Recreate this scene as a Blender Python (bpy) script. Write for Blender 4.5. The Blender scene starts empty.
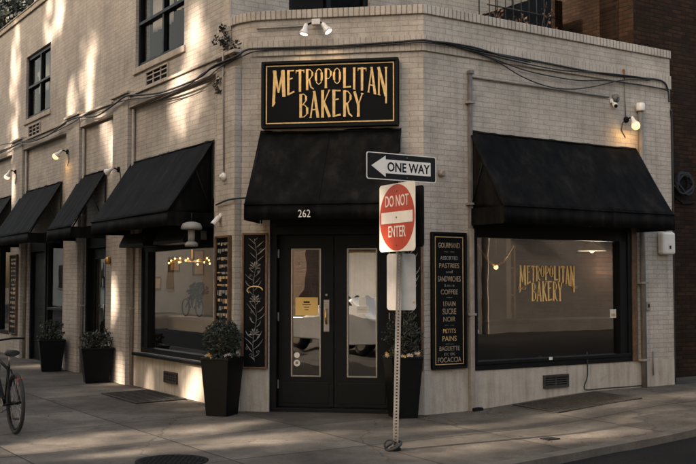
import bpy, bmesh, math, random
from mathutils import Vector, noise as mnoise
random.seed(7)
SC = bpy.context.scene
COL = SC.collection
PI = math.pi
# ------------------------------------------------------------------ camera
F = 1015.0; CZ = 1.6; PITCH = math.radians(2.93)
cp_, sp_ = math.cos(PITCH), math.sin(PITCH)
cam = bpy.data.cameras.new('camera'); co = bpy.data.objects.new('camera', cam); COL.objects.link(co)
co.location = (0, 0, CZ); co.rotation_euler = (PI/2 + PITCH, 0, 0)
cam.sensor_width = 36; cam.lens = F/696*36; cam.clip_end = 600; cam.clip_start = .05
SC.camera = co
def ray(px, py):
    a = (px-348)/F; b = (232-py)/F
    return Vector((a, cp_-b*sp_, sp_+b*cp_))
# ------------------------------------------------------------------ wall frames (t along the wall, z up, o outward)
class PL:
    def __init__(s, o, az, side):
        s.o = o; s.d = (math.sin(az), math.cos(az)); s.n = (side*s.d[1], -side*s.d[0])
    def pt(s, t, z, o=0): return Vector((s.o[0]+s.d[0]*t+s.n[0]*o, s.o[1]+s.d[1]*t+s.n[1]*o, z))
    def hit(s, px, py, o=0):
        r = ray(px, py); ox = s.o[0]+s.n[0]*o; oy = s.o[1]+s.n[1]*o
        k = (ox*s.n[0]+oy*s.n[1])/(r[0]*s.n[0]+r[1]*s.n[1])
        x, y = r[0]*k-ox, r[1]*k-oy
        return (x*s.d[0]+y*s.d[1], CZ+r[2]*k)
    def D(s): return Vector((s.d[0], s.d[1], 0))
    def N(s): return Vector((s.n[0], s.n[1], 0))
A = (-1.357, 12.876); B = (.936, 12.5)
R = PL(B, math.radians(56.7), 1)
L = PL(A, math.radians(-33), -1)
Cc = PL(A, math.atan2(B[0]-A[0], B[1]-A[1]), 1)
CL = math.dist(A, B)
U = PL((-1.559, 13.186), math.radians(56.7), 1)      # upper storey, set back over the corner
NB = PL((B[0]-R.n[0]*.7, B[1]-R.n[1]*.7), math.radians(56.7), 1)
UZ = Vector((0, 0, 1))
def sstep(a, b, x):
    x = min(1, max(0, (x-a)/(b-a))); return x*x*(3-2*x)
def ground(x, y):
    u = (x-B[0])*R.d[0]+(y-B[1])*R.d[1]; v = (x-B[0])*R.n[0]+(y-B[1])*R.n[1]
    tl = (x-A[0])*L.d[0]+(y-A[1])*L.d[1]; ol = (x-A[0])*L.n[0]+(y-A[1])*L.n[1]
    z = .12*sstep(.4, 3.0, u) + .008*min(15, max(0, tl-1))
    out = max(min(v, 3.05), 0) if u > 0 else max(0, min(max(v, ol), 4.2))
    return z - .015*out
def on_ground(px, py, dz=0):
    r = ray(px, py); z = 0
    for i in range(12):
        k = (z-CZ)/r[2]; p = r*k; z = ground(p.x, p.y)+dz
    return Vector((p.x, p.y, z))
def uv2(u, v):
    return B[0]+R.d[0]*u+R.n[0]*v, B[1]+R.d[1]*u+R.n[1]*v
# ------------------------------------------------------------------ materials
def newmat(name):
    m = bpy.data.materials.new(name); m.use_nodes = True
    nt = m.node_tree; return m, nt, nt.nodes['Principled BSDF']
def nd(nt, typ, **kw):
    n = nt.nodes.new(typ)
    for k, v in kw.items():
        if k in n.inputs: n.inputs[k].default_value = v
        else: setattr(n, k, v)
    return n
def ramp(nt, fac, stops):
    r = nt.nodes.new('ShaderNodeValToRGB'); e = r.color_ramp.elements
    while len(e) < len(stops): e.new(.5)
    for i, (p, c) in enumerate(stops):
        e[i].position = p; e[i].color = (*c, 1) if len(c) == 3 else c
    nt.links.new(fac, r.inputs['Fac']); return r.outputs['Color']
def mixc(nt, typ, fac, a, b):
    m = nt.nodes.new('ShaderNodeMix'); m.data_type = 'RGBA'; m.blend_type = typ
    for sock, val in ((m.inputs[0], fac), (m.inputs[6], a), (m.inputs[7], b)):
        if hasattr(val, 'links') or hasattr(val, 'is_output'): nt.links.new(val, sock)
        elif isinstance(val, (int, float)): sock.default_value = val
        else: sock.default_value = (*val, 1)
    return m.outputs[2]
def simple(name, col, rough=.6, metal=0, var=.25, scale=6, bump=.0, spec=.5, coord='Object', grime=0):
    m, nt, p = newmat(name)
    tc = nd(nt, 'ShaderNodeTexCoord')
    n = nd(nt, 'ShaderNodeTexNoise', Scale=scale, Detail=6.0, Roughness=.6)
    nt.links.new(tc.outputs[coord], n.inputs['Vector'])
    lo = tuple(c*(1-var) for c in col); hi = tuple(min(1, c*(1+var)) for c in col)
    c = ramp(nt, n.outputs['Fac'], [(.3, lo), (.7, hi)])
    if grime:
        n3 = nd(nt, 'ShaderNodeTexNoise', Scale=scale*.35, Detail=8.0, Roughness=.7)
        nt.links.new(tc.outputs[coord], n3.inputs['Vector'])
        g = ramp(nt, n3.outputs['Fac'], [(.42, (1, 1, 1)), (.7, (1-grime,)*3)])
        c = mixc(nt, 'MULTIPLY', 1.0, c, g)
    nt.links.new(c, p.inputs['Base Color'])
    p.inputs['Metallic'].default_value = metal; p.inputs['Specular IOR Level'].default_value = spec
    rr = nd(nt, 'ShaderNodeMapRange'); rr.inputs['To Min'].default_value = max(0, rough-.12); rr.inputs['To Max'].default_value = min(1, rough+.12)
    nt.links.new(n.outputs['Fac'], rr.inputs['Value']); nt.links.new(rr.outputs[0], p.inputs['Roughness'])
    if bump:
        n2 = nd(nt, 'ShaderNodeTexNoise', Scale=scale*8, Detail=5.0)
        nt.links.new(tc.outputs[coord], n2.inputs['Vector'])
        b = nd(nt, 'ShaderNodeBump', Strength=bump, Distance=.01)
        nt.links.new(n2.outputs['Fac'], b.inputs['Height']); nt.links.new(b.outputs[0], p.inputs['Normal'])
    return m
def brick(name, c1, c2, mortar, bw=.215, bh=.067, ms=.006, offset=.5, bumps=.5, stain=(.45, .38, .3), stainamt=.35, rough=.75, patch=None, dist=.006, spec=.4):
    m, nt, p = newmat(name)
    uv = nd(nt, 'ShaderNodeUVMap'); tc = nd(nt, 'ShaderNodeTexCoord')
    wob = nd(nt, 'ShaderNodeTexNoise', Scale=7.0, Detail=3.0)
    nt.links.new(uv.outputs[0], wob.inputs['Vector'])
    sub = nd(nt, 'ShaderNodeVectorMath', operation='SUBTRACT'); nt.links.new(wob.outputs['Color'], sub.inputs[0]); sub.inputs[1].default_value = (.5, .5, .5)
    scl = nd(nt, 'ShaderNodeVectorMath', operation='SCALE'); nt.links.new(sub.outputs[0], scl.inputs[0]); scl.inputs['Scale'].default_value = .022
    add = nd(nt, 'ShaderNodeVectorMath', operation='ADD'); nt.links.new(uv.outputs[0], add.inputs[0]); nt.links.new(scl.outputs[0], add.inputs[1])
    b = nd(nt, 'ShaderNodeTexBrick'); b.offset = offset
    b.inputs['Color1'].default_value = (*c1, 1); b.inputs['Color2'].default_value = (*c2, 1); b.inputs['Mortar'].default_value = (*mortar, 1)
    b.inputs['Scale'].default_value = 1; b.inputs['Brick Width'].default_value = bw; b.inputs['Row Height'].default_value = bh
    b.inputs['Mortar Size'].default_value = ms; b.inputs['Mortar Smooth'].default_value = .35; b.inputs['Bias'].default_value = -.1
    nt.links.new(add.outputs[0], b.inputs['Vector'])
    n = nd(nt, 'ShaderNodeTexNoise', Scale=1.1, Detail=9.0, Roughness=.68); nt.links.new(uv.outputs[0], n.inputs['Vector'])
    st = ramp(nt, n.outputs['Fac'], [(.42, (1, 1, 1)), (.62, (1-stainamt*.5,)*3), (.8, tuple(1-stainamt*(1-s) for s in stain))])
    c = mixc(nt, 'MULTIPLY', 1.0, b.outputs['Color'], st)
    mp = nd(nt, 'ShaderNodeMapping'); mp.inputs['Scale'].default_value = (9, .7, 1); nt.links.new(uv.outputs[0], mp.inputs['Vector'])
    ns = nd(nt, 'ShaderNodeTexNoise', Scale=1.0, Detail=6.0, Roughness=.6); nt.links.new(mp.outputs[0], ns.inputs['Vector'])
    stk = ramp(nt, ns.outputs['Fac'], [(.5, (1, 1, 1)), (.75, (1-.35*stainamt*1.4,)*3)])
    c = mixc(nt, 'MULTIPLY', 1.0, c, stk)
    fine = nd(nt, 'ShaderNodeTexNoise', Scale=38.0, Detail=6.0, Roughness=.7); nt.links.new(uv.outputs[0], fine.inputs['Vector'])
    ff = ramp(nt, fine.outputs['Fac'], [(.3, (.82,)*3), (.6, (1.04,)*3)])
    c = mixc(nt, 'MULTIPLY', 1.0, c, ff)
    chn_ = nd(nt, 'ShaderNodeTexNoise', Scale=13.0, Detail=5.0, Roughness=.65); nt.links.new(uv.outputs[0], chn_.inputs['Vector'])
    c = mixc(nt, 'MULTIPLY', 1.0, c, ramp(nt, chn_.outputs['Fac'], [(.60, (1, 1, 1)), (.70, (.82, .80, .78)), (.76, (.55, .50, .46))]))
    n7 = nd(nt, 'ShaderNodeTexNoise', Scale=3.3, Detail=5.0, Roughness=.6); nt.links.new(uv.outputs[0], n7.inputs['Vector'])
    c = mixc(nt, 'MULTIPLY', 1.0, c, ramp(nt, n7.outputs['Fac'], [(.3, (.88, .87, .86)), (.55, (1, 1, 1)), (.75, (1.05, 1.04, 1.02))]))
    if patch:
        n4 = nd(nt, 'ShaderNodeTexNoise', Scale=1.6, Detail=10.0, Roughness=.8); nt.links.new(uv.outputs[0], n4.inputs['Vector'])
        k = ramp(nt, n4.outputs['Fac'], [(.52, (0, 0, 0)), (.62, (1, 1, 1))])
        c = mixc(nt, 'MIX', k, c, patch)
    nt.links.new(c, p.inputs['Base Color']); p.inputs['Roughness'].default_value = rough; p.inputs['Specular IOR Level'].default_value = spec
    inv = nd(nt, 'ShaderNodeMath', operation='SUBTRACT'); inv.inputs[0].default_value = 1; nt.links.new(b.outputs['Fac'], inv.inputs[1])
    ad = nd(nt, 'ShaderNodeMath', operation='MULTIPLY_ADD'); nt.links.new(fine.outputs['Fac'], ad.inputs[0]); ad.inputs[1].default_value = .35; nt.links.new(inv.outputs[0], ad.inputs[2])
    bm = nd(nt, 'ShaderNodeBump', Strength=bumps, Distance=dist); nt.links.new(ad.outputs[0], bm.inputs['Height']); nt.links.new(bm.outputs[0], p.inputs['Normal'])
    return m
def glassmat(name, tint=(.9, .9, .88), refl=.12, rough=.0, wav=0, ior=1.5):
    m, nt, p = newmat(name); nt.nodes.remove(p)
    out = nt.nodes['Material Output']
    tr = nd(nt, 'ShaderNodeBsdfTransparent'); tr.inputs[0].default_value = (*tint, 1)
    gl = nd(nt, 'ShaderNodeBsdfGlossy'); gl.inputs['Roughness'].default_value = rough; gl.inputs['Color'].default_value = (1, .95, .88, 1)
    fr = nd(nt, 'ShaderNodeFresnel', IOR=ior)
    ad = nd(nt, 'ShaderNodeMath', operation='ADD'); nt.links.new(fr.outputs[0], ad.inputs[0]); ad.inputs[1].default_value = refl
    ge = nd(nt, 'ShaderNodeNewGeometry'); iv = nd(nt, 'ShaderNodeMath', operation='SUBTRACT'); iv.inputs[0].default_value = 1; nt.links.new(ge.outputs['Backfacing'], iv.inputs[1])
    ml = nd(nt, 'ShaderNodeMath', operation='MULTIPLY'); nt.links.new(ad.outputs[0], ml.inputs[0]); nt.links.new(iv.outputs[0], ml.inputs[1])
    mx = nd(nt, 'ShaderNodeMixShader'); nt.links.new(ml.outputs[0], mx.inputs[0]); nt.links.new(tr.outputs[0], mx.inputs[1]); nt.links.new(gl.outputs[0], mx.inputs[2])
    if wav:
        tc = nd(nt, 'ShaderNodeTexCoord'); n = nd(nt, 'ShaderNodeTexNoise', Scale=2.2, Detail=1.0); nt.links.new(tc.outputs['Object'], n.inputs['Vector'])
        b = nd(nt, 'ShaderNodeBump', Strength=wav, Distance=.02); nt.links.new(n.outputs['Fac'], b.inputs['Height']); nt.links.new(b.outputs[0], gl.inputs['Normal'])
    nt.links.new(mx.outputs[0], out.inputs['Surface']); return m
def emit(name, col, s):
    m, nt, p = newmat(name); p.inputs['Base Color'].default_value = (*col, 1)
    p.inputs['Emission Color'].default_value = (*col, 1); p.inputs['Emission Strength'].default_value = s; return m
CREAM = (.44, .362, .290)
M = {}
M['brick'] = brick('painted_brick', (.515, .442, .362), (.460, .392, .318), (.355, .300, .242), stainamt=.46, bumps=.35)
M['coping'] = brick('painted_rowlock_brick', (.53, .455, .37), (.46, .39, .315), (.20, .17, .135), bw=.067, bh=.3, ms=.008, offset=0)
M['band'] = brick('painted_soldier_brick', (.50, .43, .35), (.465, .395, .32), (.33, .275, .22), bw=.07, bh=.4, ms=.006, offset=0)
M['stucco'] = simple('painted_stucco', (.46, .39, .315), .8, var=.16, scale=2.5, bump=.35, grime=.35)
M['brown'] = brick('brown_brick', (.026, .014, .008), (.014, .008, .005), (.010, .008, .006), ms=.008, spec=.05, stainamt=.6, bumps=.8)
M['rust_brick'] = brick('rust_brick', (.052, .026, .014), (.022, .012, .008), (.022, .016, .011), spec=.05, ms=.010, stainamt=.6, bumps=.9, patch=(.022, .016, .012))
M['far_brick'] = brick('red_far_brick', (.22, .12, .075), (.16, .085, .055), (.22, .19, .16), stainamt=.5)
M['far_stone'] = simple('grey_stone', (.36, .32, .28), .8, var=.15, scale=1.0, grime=.3)
M['far_pale'] = simple('cream_stone', (.55, .46, .36), .8, var=.12, scale=1.0, grime=.2)
M['black_paint'] = simple('black_paint', (.0034, .0038, .0042), .45, var=.3, scale=9, bump=.05, spec=.16)
M['black_metal'] = simple('black_metal', (.005, .005, .005), .6, spec=.15, var=.3, scale=14, bump=.05)
M['fabric'] = simple('black_canvas', (.0042, .0042, .0042), .75, var=.5, scale=3.2, bump=.35, grime=.4, spec=.12)
def stucco():
    m, nt, p = newmat('painted_stucco'); uv = nd(nt, 'ShaderNodeUVMap')
    def noise(sc, det, ro, mp=None):
        n = nd(nt, 'ShaderNodeTexNoise', Scale=sc, Detail=det, Roughness=ro)
        if mp:
            q = nd(nt, 'ShaderNodeMapping'); q.inputs['Scale'].default_value = mp; nt.links.new(uv.outputs[0], q.inputs['Vector']); nt.links.new(q.outputs[0], n.inputs['Vector'])
        else: nt.links.new(uv.outputs[0], n.inputs['Vector'])
        return n.outputs['Fac']
    a = noise(2.2, 9.0, .7); b = noise(1.0, 8.0, .65, (11, 1.1, 1)); c_ = noise(3.1, 7.0, .75, (1.3, 1.6, 1)); f = noise(60.0, 5.0, .7)
    c = ramp(nt, a, [(.3, (.37, .31, .245)), (.5, (.46, .395, .32)), (.7, (.50, .435, .355))])
    c = mixc(nt, 'MULTIPLY', 1.0, c, ramp(nt, b, [(.42, (1, 1, 1)), (.58, (.84, .82, .79)), (.72, (.60, .56, .52))]))
    c = mixc(nt, 'MIX', ramp(nt, c_, [(.60, (0, 0, 0)), (.70, (.45, .45, .45)), (.8, (.8, .8, .8))]), c, (.20, .125, .070))
    c = mixc(nt, 'MULTIPLY', 1.0, c, ramp(nt, f, [(.3, (.86,)*3), (.65, (1.05,)*3)]))
    nt.links.new(c, p.inputs['Base Color']); p.inputs['Roughness'].default_value = .85; p.inputs['Specular IOR Level'].default_value = .2
    bm = nd(nt, 'ShaderNodeBump', Strength=.4, Distance=.006); nt.links.new(f, bm.inputs['Height']); nt.links.new(bm.outputs[0], p.inputs['Normal'])
    return m
M['stucco'] = stucco()
def canvas():
    m, nt, p = newmat('black_canvas'); tc = nd(nt, 'ShaderNodeTexCoord')
    n = nd(nt, 'ShaderNodeTexNoise', Scale=2.6, Detail=8.0, Roughness=.7); nt.links.new(tc.outputs['Object'], n.inputs['Vector'])
    mp = nd(nt, 'ShaderNodeMapping'); mp.inputs['Scale'].default_value = (7, 7, .8); nt.links.new(tc.outputs['Object'], mp.inputs['Vector'])
    n2 = nd(nt, 'ShaderNodeTexNoise', Scale=1.0, Detail=7.0, Roughness=.65); nt.links.new(mp.outputs[0], n2.inputs['Vector'])
    n3 = nd(nt, 'ShaderNodeTexNoise', Scale=160.0, Detail=2.0); nt.links.new(tc.outputs['Object'], n3.inputs['Vector'])
    c = ramp(nt, n.outputs['Fac'], [(.35, (.0032, .0031, .0030)), (.60, (.0078, .0073, .0067)), (.75, (.017, .0145, .0115))])
    c = mixc(nt, 'MULTIPLY', 1.0, c, ramp(nt, n2.outputs['Fac'], [(.35, (.6,)*3), (.52, (1,)*3), (.68, (2.1, 1.9, 1.7))]))
    c = mixc(nt, 'MULTIPLY', 1.0, c, ramp(nt, n3.outputs['Fac'], [(.3, (.75,)*3), (.7, (1.25,)*3)]))
    nt.links.new(c, p.inputs['Base Color']); p.inputs['Roughness'].default_value = .7; p.inputs['Specular IOR Level'].default_value = .04
    b = nd(nt, 'ShaderNodeBump', Strength=.5, Distance=.012); nt.links.new(n2.outputs['Fac'], b.inputs['Height']); nt.links.new(b.outputs[0], p.inputs['Normal'])
    return m
M['fabric'] = canvas()
M['board'] = simple('black_board', (.0026, .0027, .0028), .6, var=.35, scale=7, grime=.3, spec=.12)
M['wood'] = simple('oiled_wood', (.11, .058, .028), .5, var=.4, scale=16, bump=.1)
M['gold'] = simple('gold_leaf', (.80, .50, .18), .5, var=.22, scale=22)
M['dullgold'] = simple('dull_gold', (.50, .31, .13), .5, var=.25, scale=20)
M['cream_ink'] = simple('cream_lettering', (.36, .27, .17), .7, var=.4, scale=16, grime=.5)
M['chalk'] = simple('chalk', (.26, .24, .21), .9, var=.75, scale=14, grime=.5)
M['white_paint'] = simple('white_paint', (.70, .64, .56), .45, var=.06, scale=10)
M['sign_white'] = simple('sign_white', (.78, .72, .64), .4, var=.05, scale=8, grime=.12)
M['sign_red'] = simple('sign_red', (.46, .055, .022), .4, var=.12, scale=8, grime=.15)
M['sign_black'] = simple('sign_black', (.005, .005, .005), .5, var=.1, scale=8, spec=.2)
M['galv'] = simple('galvanised_steel', (.105, .096, .084), .65, metal=.1, var=.2, scale=12, bump=.1)
M['sign_grey'] = simple('dull_enamel', (.26, .24, .21), .6, var=.15)
M['sign_back'] = simple('sign_back', (.55, .50, .44), .55, metal=.0, var=.1, scale=8, grime=.2)
M['pipe'] = simple('painted_pipe', (.29, .24, .19), .55, var=.15, scale=9, grime=.35)
M['grey_pipe'] = simple('grey_conduit', (.16, .14, .12), .55, var=.2, scale=9, grime=.3)
M['cable'] = simple('rubber_cable', (.013, .012, .012), .6, var=.3, scale=10)
M['brass'] = simple('brass', (.62, .36, .12), .3, metal=.9, var=.15, scale=12)
M['vent'] = simple('vent_metal', (.045, .040, .035), .75, var=.4, scale=14, spec=.2)
M['rust'] = simple('rusty_iron', (.16, .065, .022), .85, var=.4, scale=30)
M['iron'] = simple('cast_iron', (.007, .007, .007), .85, var=.4, scale=16, bump=.3, spec=.15)
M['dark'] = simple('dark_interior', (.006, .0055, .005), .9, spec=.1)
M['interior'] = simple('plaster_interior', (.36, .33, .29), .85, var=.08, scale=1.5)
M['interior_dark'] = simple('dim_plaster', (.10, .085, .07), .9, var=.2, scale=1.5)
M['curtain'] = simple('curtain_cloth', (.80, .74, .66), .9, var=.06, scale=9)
M['yellow_paper'] = simple('yellow_paper', (.66, .42, .13), .8, var=.06, scale=9)
M['paper'] = simple('paper', (.68, .62, .53), .8, var=.05, scale=9)
M['leaf'] = simple('dark_leaf', (.020, .024, .013), .55, var=.5, scale=30)
M['leaf_light'] = simple('light_leaf', (.075, .075, .030), .55, var=.4, scale=30)
M['leaf_rust'] = simple('rust_leaf', (.13, .055, .022), .6, var=.4, scale=30)
M['tree_leaf'] = simple('tree_leaf', (.055, .062, .022), .6, var=.5, scale=5)
M['bark'] = simple('bark', (.06, .045, .032), .9, var=.4, scale=9, bump=.6)
M['dry'] = simple('dry_twig', (.035, .028, .022), .9, var=.4, scale=30)
M['petal_w'] = simple('pale_petal', (.60, .50, .42), .7, var=.15, scale=30)
M['petal_y'] = simple('yellow_petal', (.85, .50, .09), .7, var=.15, scale=30)
M['rubber'] = simple('tyre_rubber', (.014, .014, .014), .8, var=.2, scale=20)
M['window_glass'] = glassmat('window_glass', tint=(.93, .92, .90), refl=.15, wav=.03)
M['door_glass'] = glassmat('door_glass', tint=(.96, .95, .93), refl=.32, wav=.12)
M['upper_glass'] = glassmat('upper_glass', tint=(.8, .79, .77), refl=.0, wav=.05, ior=1.14)
M['bulb'] = emit('lit_bulb', (1, .50, .12), .9)
M['bulb_dim'] = emit('warm_glow', (1, .62, .30), .55)
M['lamp_glass'] = emit('lamp_lens', (1, .85, .65), .38)
M['lamp_off'] = simple('lamp_lens_unlit', (.75, .70, .62), .3, var=.05)
M['chand'] = emit('chandelier_bulb', (1, .50, .12), 2.2)
M['car_white'] = simple('white_car_paint', (.72, .70, .66), .25, var=.02, scale=2)
M['silver'] = simple('brushed_steel', (.35, .33, .30), .35, metal=.8, var=.1, scale=14)
# ground materials
def ground_mat():
    m, nt, p = newmat('sidewalk_concrete')
    tc = nd(nt, 'ShaderNodeTexCoord')
    mp = nd(nt, 'ShaderNodeMapping'); mp.inputs['Rotation'].default_value = (0, 0, -math.radians(90-56.7)); mp.inputs['Location'].default_value = (.35, .2, 0)
    nt.links.new(tc.outputs['Object'], mp.inputs['Vector'])
    b = nd(nt, 'ShaderNodeTexBrick'); b.offset = 0.0
    b.inputs['Color1'].default_value = (.132, .113, .090, 1); b.inputs['Color2'].default_value = (.076, .066, .053, 1); b.inputs['Mortar'].default_value = (.034, .029, .024, 1)
    b.inputs['Scale'].default_value = 1; b.inputs['Brick Width'].default_value = 1.55; b.inputs['Row Height'].default_value = 1.45
    b.inputs['Mortar Size'].default_value = .011; b.inputs['Mortar Smooth'].default_value = .3
    nt.links.new(mp.outputs[0], b.inputs['Vector'])
    n = nd(nt, 'ShaderNodeTexNoise', Scale=.9, Detail=10.0, Roughness=.7); nt.links.new(tc.outputs['Object'], n.inputs['Vector'])
    c = mixc(nt, 'MULTIPLY', 1.0, b.outputs['Color'], ramp(nt, n.outputs['Fac'], [(.3, (.42,)*3), (.5, (.95,)*3), (.68, (1.6,)*3)]))
    n2 = nd(nt, 'ShaderNodeTexNoise', Scale=90.0, Detail=4.0, Roughness=.8); nt.links.new(tc.outputs['Object'], n2.inputs['Vector'])
    c = mixc(nt, 'MULTIPLY', 1.0, c, ramp(nt, n2.outputs['Fac'], [(.3, (.6,)*3), (.5, (1,)*3), (.7, (1.35,)*3)]))
    v = nd(nt, 'ShaderNodeTexVoronoi', Scale=5.0); nt.links.new(tc.outputs['Object'], v.inputs['Vector'])
    c = mixc(nt, 'MULTIPLY', .8, c, ramp(nt, v.outputs['Distance'], [(.05, (.25,)*3), (.075, (1,)*3)]))
    vc = nd(nt, 'ShaderNodeTexVoronoi', Scale=.55, feature='DISTANCE_TO_EDGE')
    nw = nd(nt, 'ShaderNodeTexNoise', Scale=3.0, Detail=6.0); nt.links.new(tc.outputs['Object'], nw.inputs['Vector'])
    mxv = nd(nt, 'ShaderNodeVectorMath', operation='MULTIPLY_ADD'); nt.links.new(nw.outputs['Color'], mxv.inputs[0]); mxv.inputs[1].default_value = (.35, .35, .35); nt.links.new(tc.outputs['Object'], mxv.inputs[2])
    nt.links.new(mxv.outputs[0], vc.inputs['Vector'])
    c = mixc(nt, 'MULTIPLY', .7, c, ramp(nt, vc.outputs['Distance'], [(.0015, (.35,)*3), (.006, (1,)*3)]))
    ng = nd(nt, 'ShaderNodeTexNoise', Scale=2.3, Detail=8.0, Roughness=.75); nt.links.new(tc.outputs['Object'], ng.inputs['Vector'])
    c = mixc(nt, 'MIX', ramp(nt, ng.outputs['Fac'], [(.62, (0, 0, 0)), (.72, (.6, .6, .6))]), c, (.045, .035, .025))
    nt.links.new(c, p.inputs['Base Color'])
    p.inputs['Roughness'].default_value = .85; p.inputs['Specular IOR Level'].default_value = .15
    bm = nd(nt, 'ShaderNodeBump', Strength=.5, Distance=.006); nt.links.new(n2.outputs['Fac'], bm.inputs['Height'])
    bm2 = nd(nt, 'ShaderNodeBump', Strength=.6, Distance=.01, invert=True); nt.links.new(b.outputs['Fac'], bm2.inputs['Height']); nt.links.new(bm.outputs[0], bm2.inputs['Normal'])
    nt.links.new(bm2.outputs[0], p.inputs['Normal'])
    return m
M['sidewalk'] = ground_mat()
def asphalt():
    m, nt, p = newmat('asphalt')
    tc = nd(nt, 'ShaderNodeTexCoord')
    n = nd(nt, 'ShaderNodeTexNoise', Scale=110.0, Detail=3.0, Roughness=.7); nt.links.new(tc.outputs['Object'], n.inputs['Vector'])
    n2 = nd(nt, 'ShaderNodeTexNoise', Scale=.8, Detail=8.0, Roughness=.7); nt.links.new(tc.outputs['Object'], n2.inputs['Vector'])
    c = mixc(nt, 'MULTIPLY', 1.0, ramp(nt, n.outputs['Fac'], [(.35, (.006, .006, .006)), (.65, (.022, .020, .018))]), ramp(nt, n2.outputs['Fac'], [(.35, (.6,)*3), (.65, (1.2,)*3)]))
    nt.links.new(c, p.inputs['Base Color']); p.inputs['Roughness'].default_value = .85; p.inputs['Specular IOR Level'].default_value = .12
    bm = nd(nt, 'ShaderNodeBump', Strength=.8, Distance=.01); nt.links.new(n.outputs['Fac'], bm.inputs['Height']); nt.links.new(bm.outputs[0], p.inputs['Normal'])
    return m
M['asphalt'] = asphalt()
M['kerb'] = simple('granite_kerb', (.10, .083, .064), .8, var=.3, scale=7, bump=.5, grime=.3)
# ------------------------------------------------------------------ mesh helpers
class MB:
    def __init__(s): s.v = []; s.f = []; s.uv = []; s.sm = []
    def face(s, pts, uvs=None, smooth=False):
        i = len(s.v); s.v += [Vector(p) for p in pts]; s.f.append(list(range(i, i+len(pts))))
        s.uv.append(uvs or [(p[0]+p[1], p[2]) for p in pts]); s.sm.append(smooth)
    def box(s, pl, t0, t1, z0, z1, o0, o1):
        P = lambda t, z, o: pl.pt(t, z, o)
        for o in (o0, o1): s.face([P(t0, z0, o), P(t1, z0, o), P(t1, z1, o), P(t0, z1, o)], [(t0, z0), (t1, z0), (t1, z1), (t0, z1)])
        for t in (t0, t1): s.face([P(t, z0, o0), P(t, z0, o1), P(t, z1, o1), P(t, z1, o0)], [(t+o0, z0), (t+o1, z0), (t+o1, z1), (t+o0, z1)])
        for z in (z0, z1): s.face([P(t0, z, o0), P(t1, z, o0), P(t1, z, o1), P(t0, z, o1)], [(t0, o0), (t1, o0), (t1, o1), (t0, o1)])
        return s
    def obox(s, c, ax, ay, az):   # centre and three half vectors
        c = Vector(c); ax, ay, az = Vector(ax), Vector(ay), Vector(az)
        for a, b, d in ((ax, ay, az), (ay, az, ax), (az, ax, ay)):
            for g in (1, -1):
                s.face([c+d*g-a-b, c+d*g+a-b, c+d*g+a+b, c+d*g-a+b])
        return s
    def ring_skin(s, rings, cap=True, smooth=True):
        n = len(rings[0]); base = len(s.v)
        for r in rings: s.v += [Vector(p) for p in r]
        for i in range(len(rings)-1):
            for j in range(n):
                a = base+i*n+j; b = base+i*n+(j+1) % n
                s.f.append([a, b, b+n, a+n]); s.sm.append(smooth)
                s.uv.append([(j/n, i), ((j+1)/n, i), ((j+1)/n, i+1), (j/n, i+1)])
        if cap:
            for k in (0, len(rings)-1):
                s.f.append([base+k*n+j for j in range(n)]); s.sm.append(False); s.uv.append([(0, 0)]*n)
        return s
    def tube(s, pts, r, n=8, cap=True):
        pts = [Vector(p) for p in pts]; rings = []
        rs = r if isinstance(r, (list, tuple)) else [r]*len(pts)
        for i, p in enumerate(pts):
            d = (pts[min(i+1, len(pts)-1)]-pts[max(i-1, 0)]).normalized()
            if i == 0: up = Vector((0, 0, 1)) if abs(d.z) < .9 else Vector((1, 0, 0)); x = d.cross(up).normalized()
            else: x = (x-d*x.dot(d)).normalized()
            y = d.cross(x)
            rings.append([p+(x*math.cos(2*PI*j/n)+y*math.sin(2*PI*j/n))*rs[i] for j in range(n)])
        return s.ring_skin(rings, cap)
    def lathe(s, c, prof, axis=(0, 0, 1), n=20):   # prof: (radius, distance along axis)
        c = Vector(c); a = Vector(axis).normalized(); x = a.orthogonal().normalized(); y = a.cross(x)
        return s.ring_skin([[c+a*h+(x*math.cos(2*PI*j/n)+y*math.sin(2*PI*j/n))*max(r, 1e-4) for j in range(n)] for r, h in prof])
    def poly(s, pts, thick):     # flat polygon with thickness vector
        pts = [Vector(p) for p in pts]; t = Vector(thick); n = len(pts)
        s.face(pts); s.face([p+t for p in pts])
        for i in range(n): s.face([pts[i], pts[(i+1) % n], pts[(i+1) % n]+t, pts[i]+t])
        return s
    def build(s, name, m, parent=None, loc=None, bevel=0, weld=True):
        off = Vector(loc) if loc is not None else (WL(parent) if parent else Vector((0, 0, 0)))
        me = bpy.data.meshes.new(name)
        me.from_pydata([tuple(p-off) for p in s.v], [], s.f)
        ul = me.uv_layers.new(name='UVMap'); k = 0
        for fi, f in enumerate(s.f):
            for q in range(len(f)): ul.data[k].uv = s.uv[fi][q]; k += 1
            me.polygons[fi].use_smooth = s.sm[fi]
        bm = bmesh.new(); bm.from_mesh(me)
        if weld: bmesh.ops.remove_doubles(bm, verts=bm.verts, dist=1e-5)
        if weld: bmesh.ops.recalc_face_normals(bm, faces=bm.faces)
        bm.to_mesh(me); bm.free()
        me.materials.append(m)
        o = bpy.data.objects.new(name, me); COL.objects.link(o)
        if parent: o.parent = parent; o.location = off-WL(parent)
        else: o.location = off
        if bevel:
            b = o.modifiers.new('bevel', 'BEVEL'); b.width = bevel; b.segments = 2; b.limit_method = 'ANGLE'; b.angle_limit = math.radians(40)
        return o
def WL(o):
    p = Vector((0, 0, 0))
    while o is not None: p = p+o.location; o = o.parent
    return p
def tag(o, label=None, cat=None, group=None, kind=None):
    if label: o['label'] = label
    if cat: o['category'] = cat
    if group: o['group'] = group
    if kind: o['kind'] = kind
    return o
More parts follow.
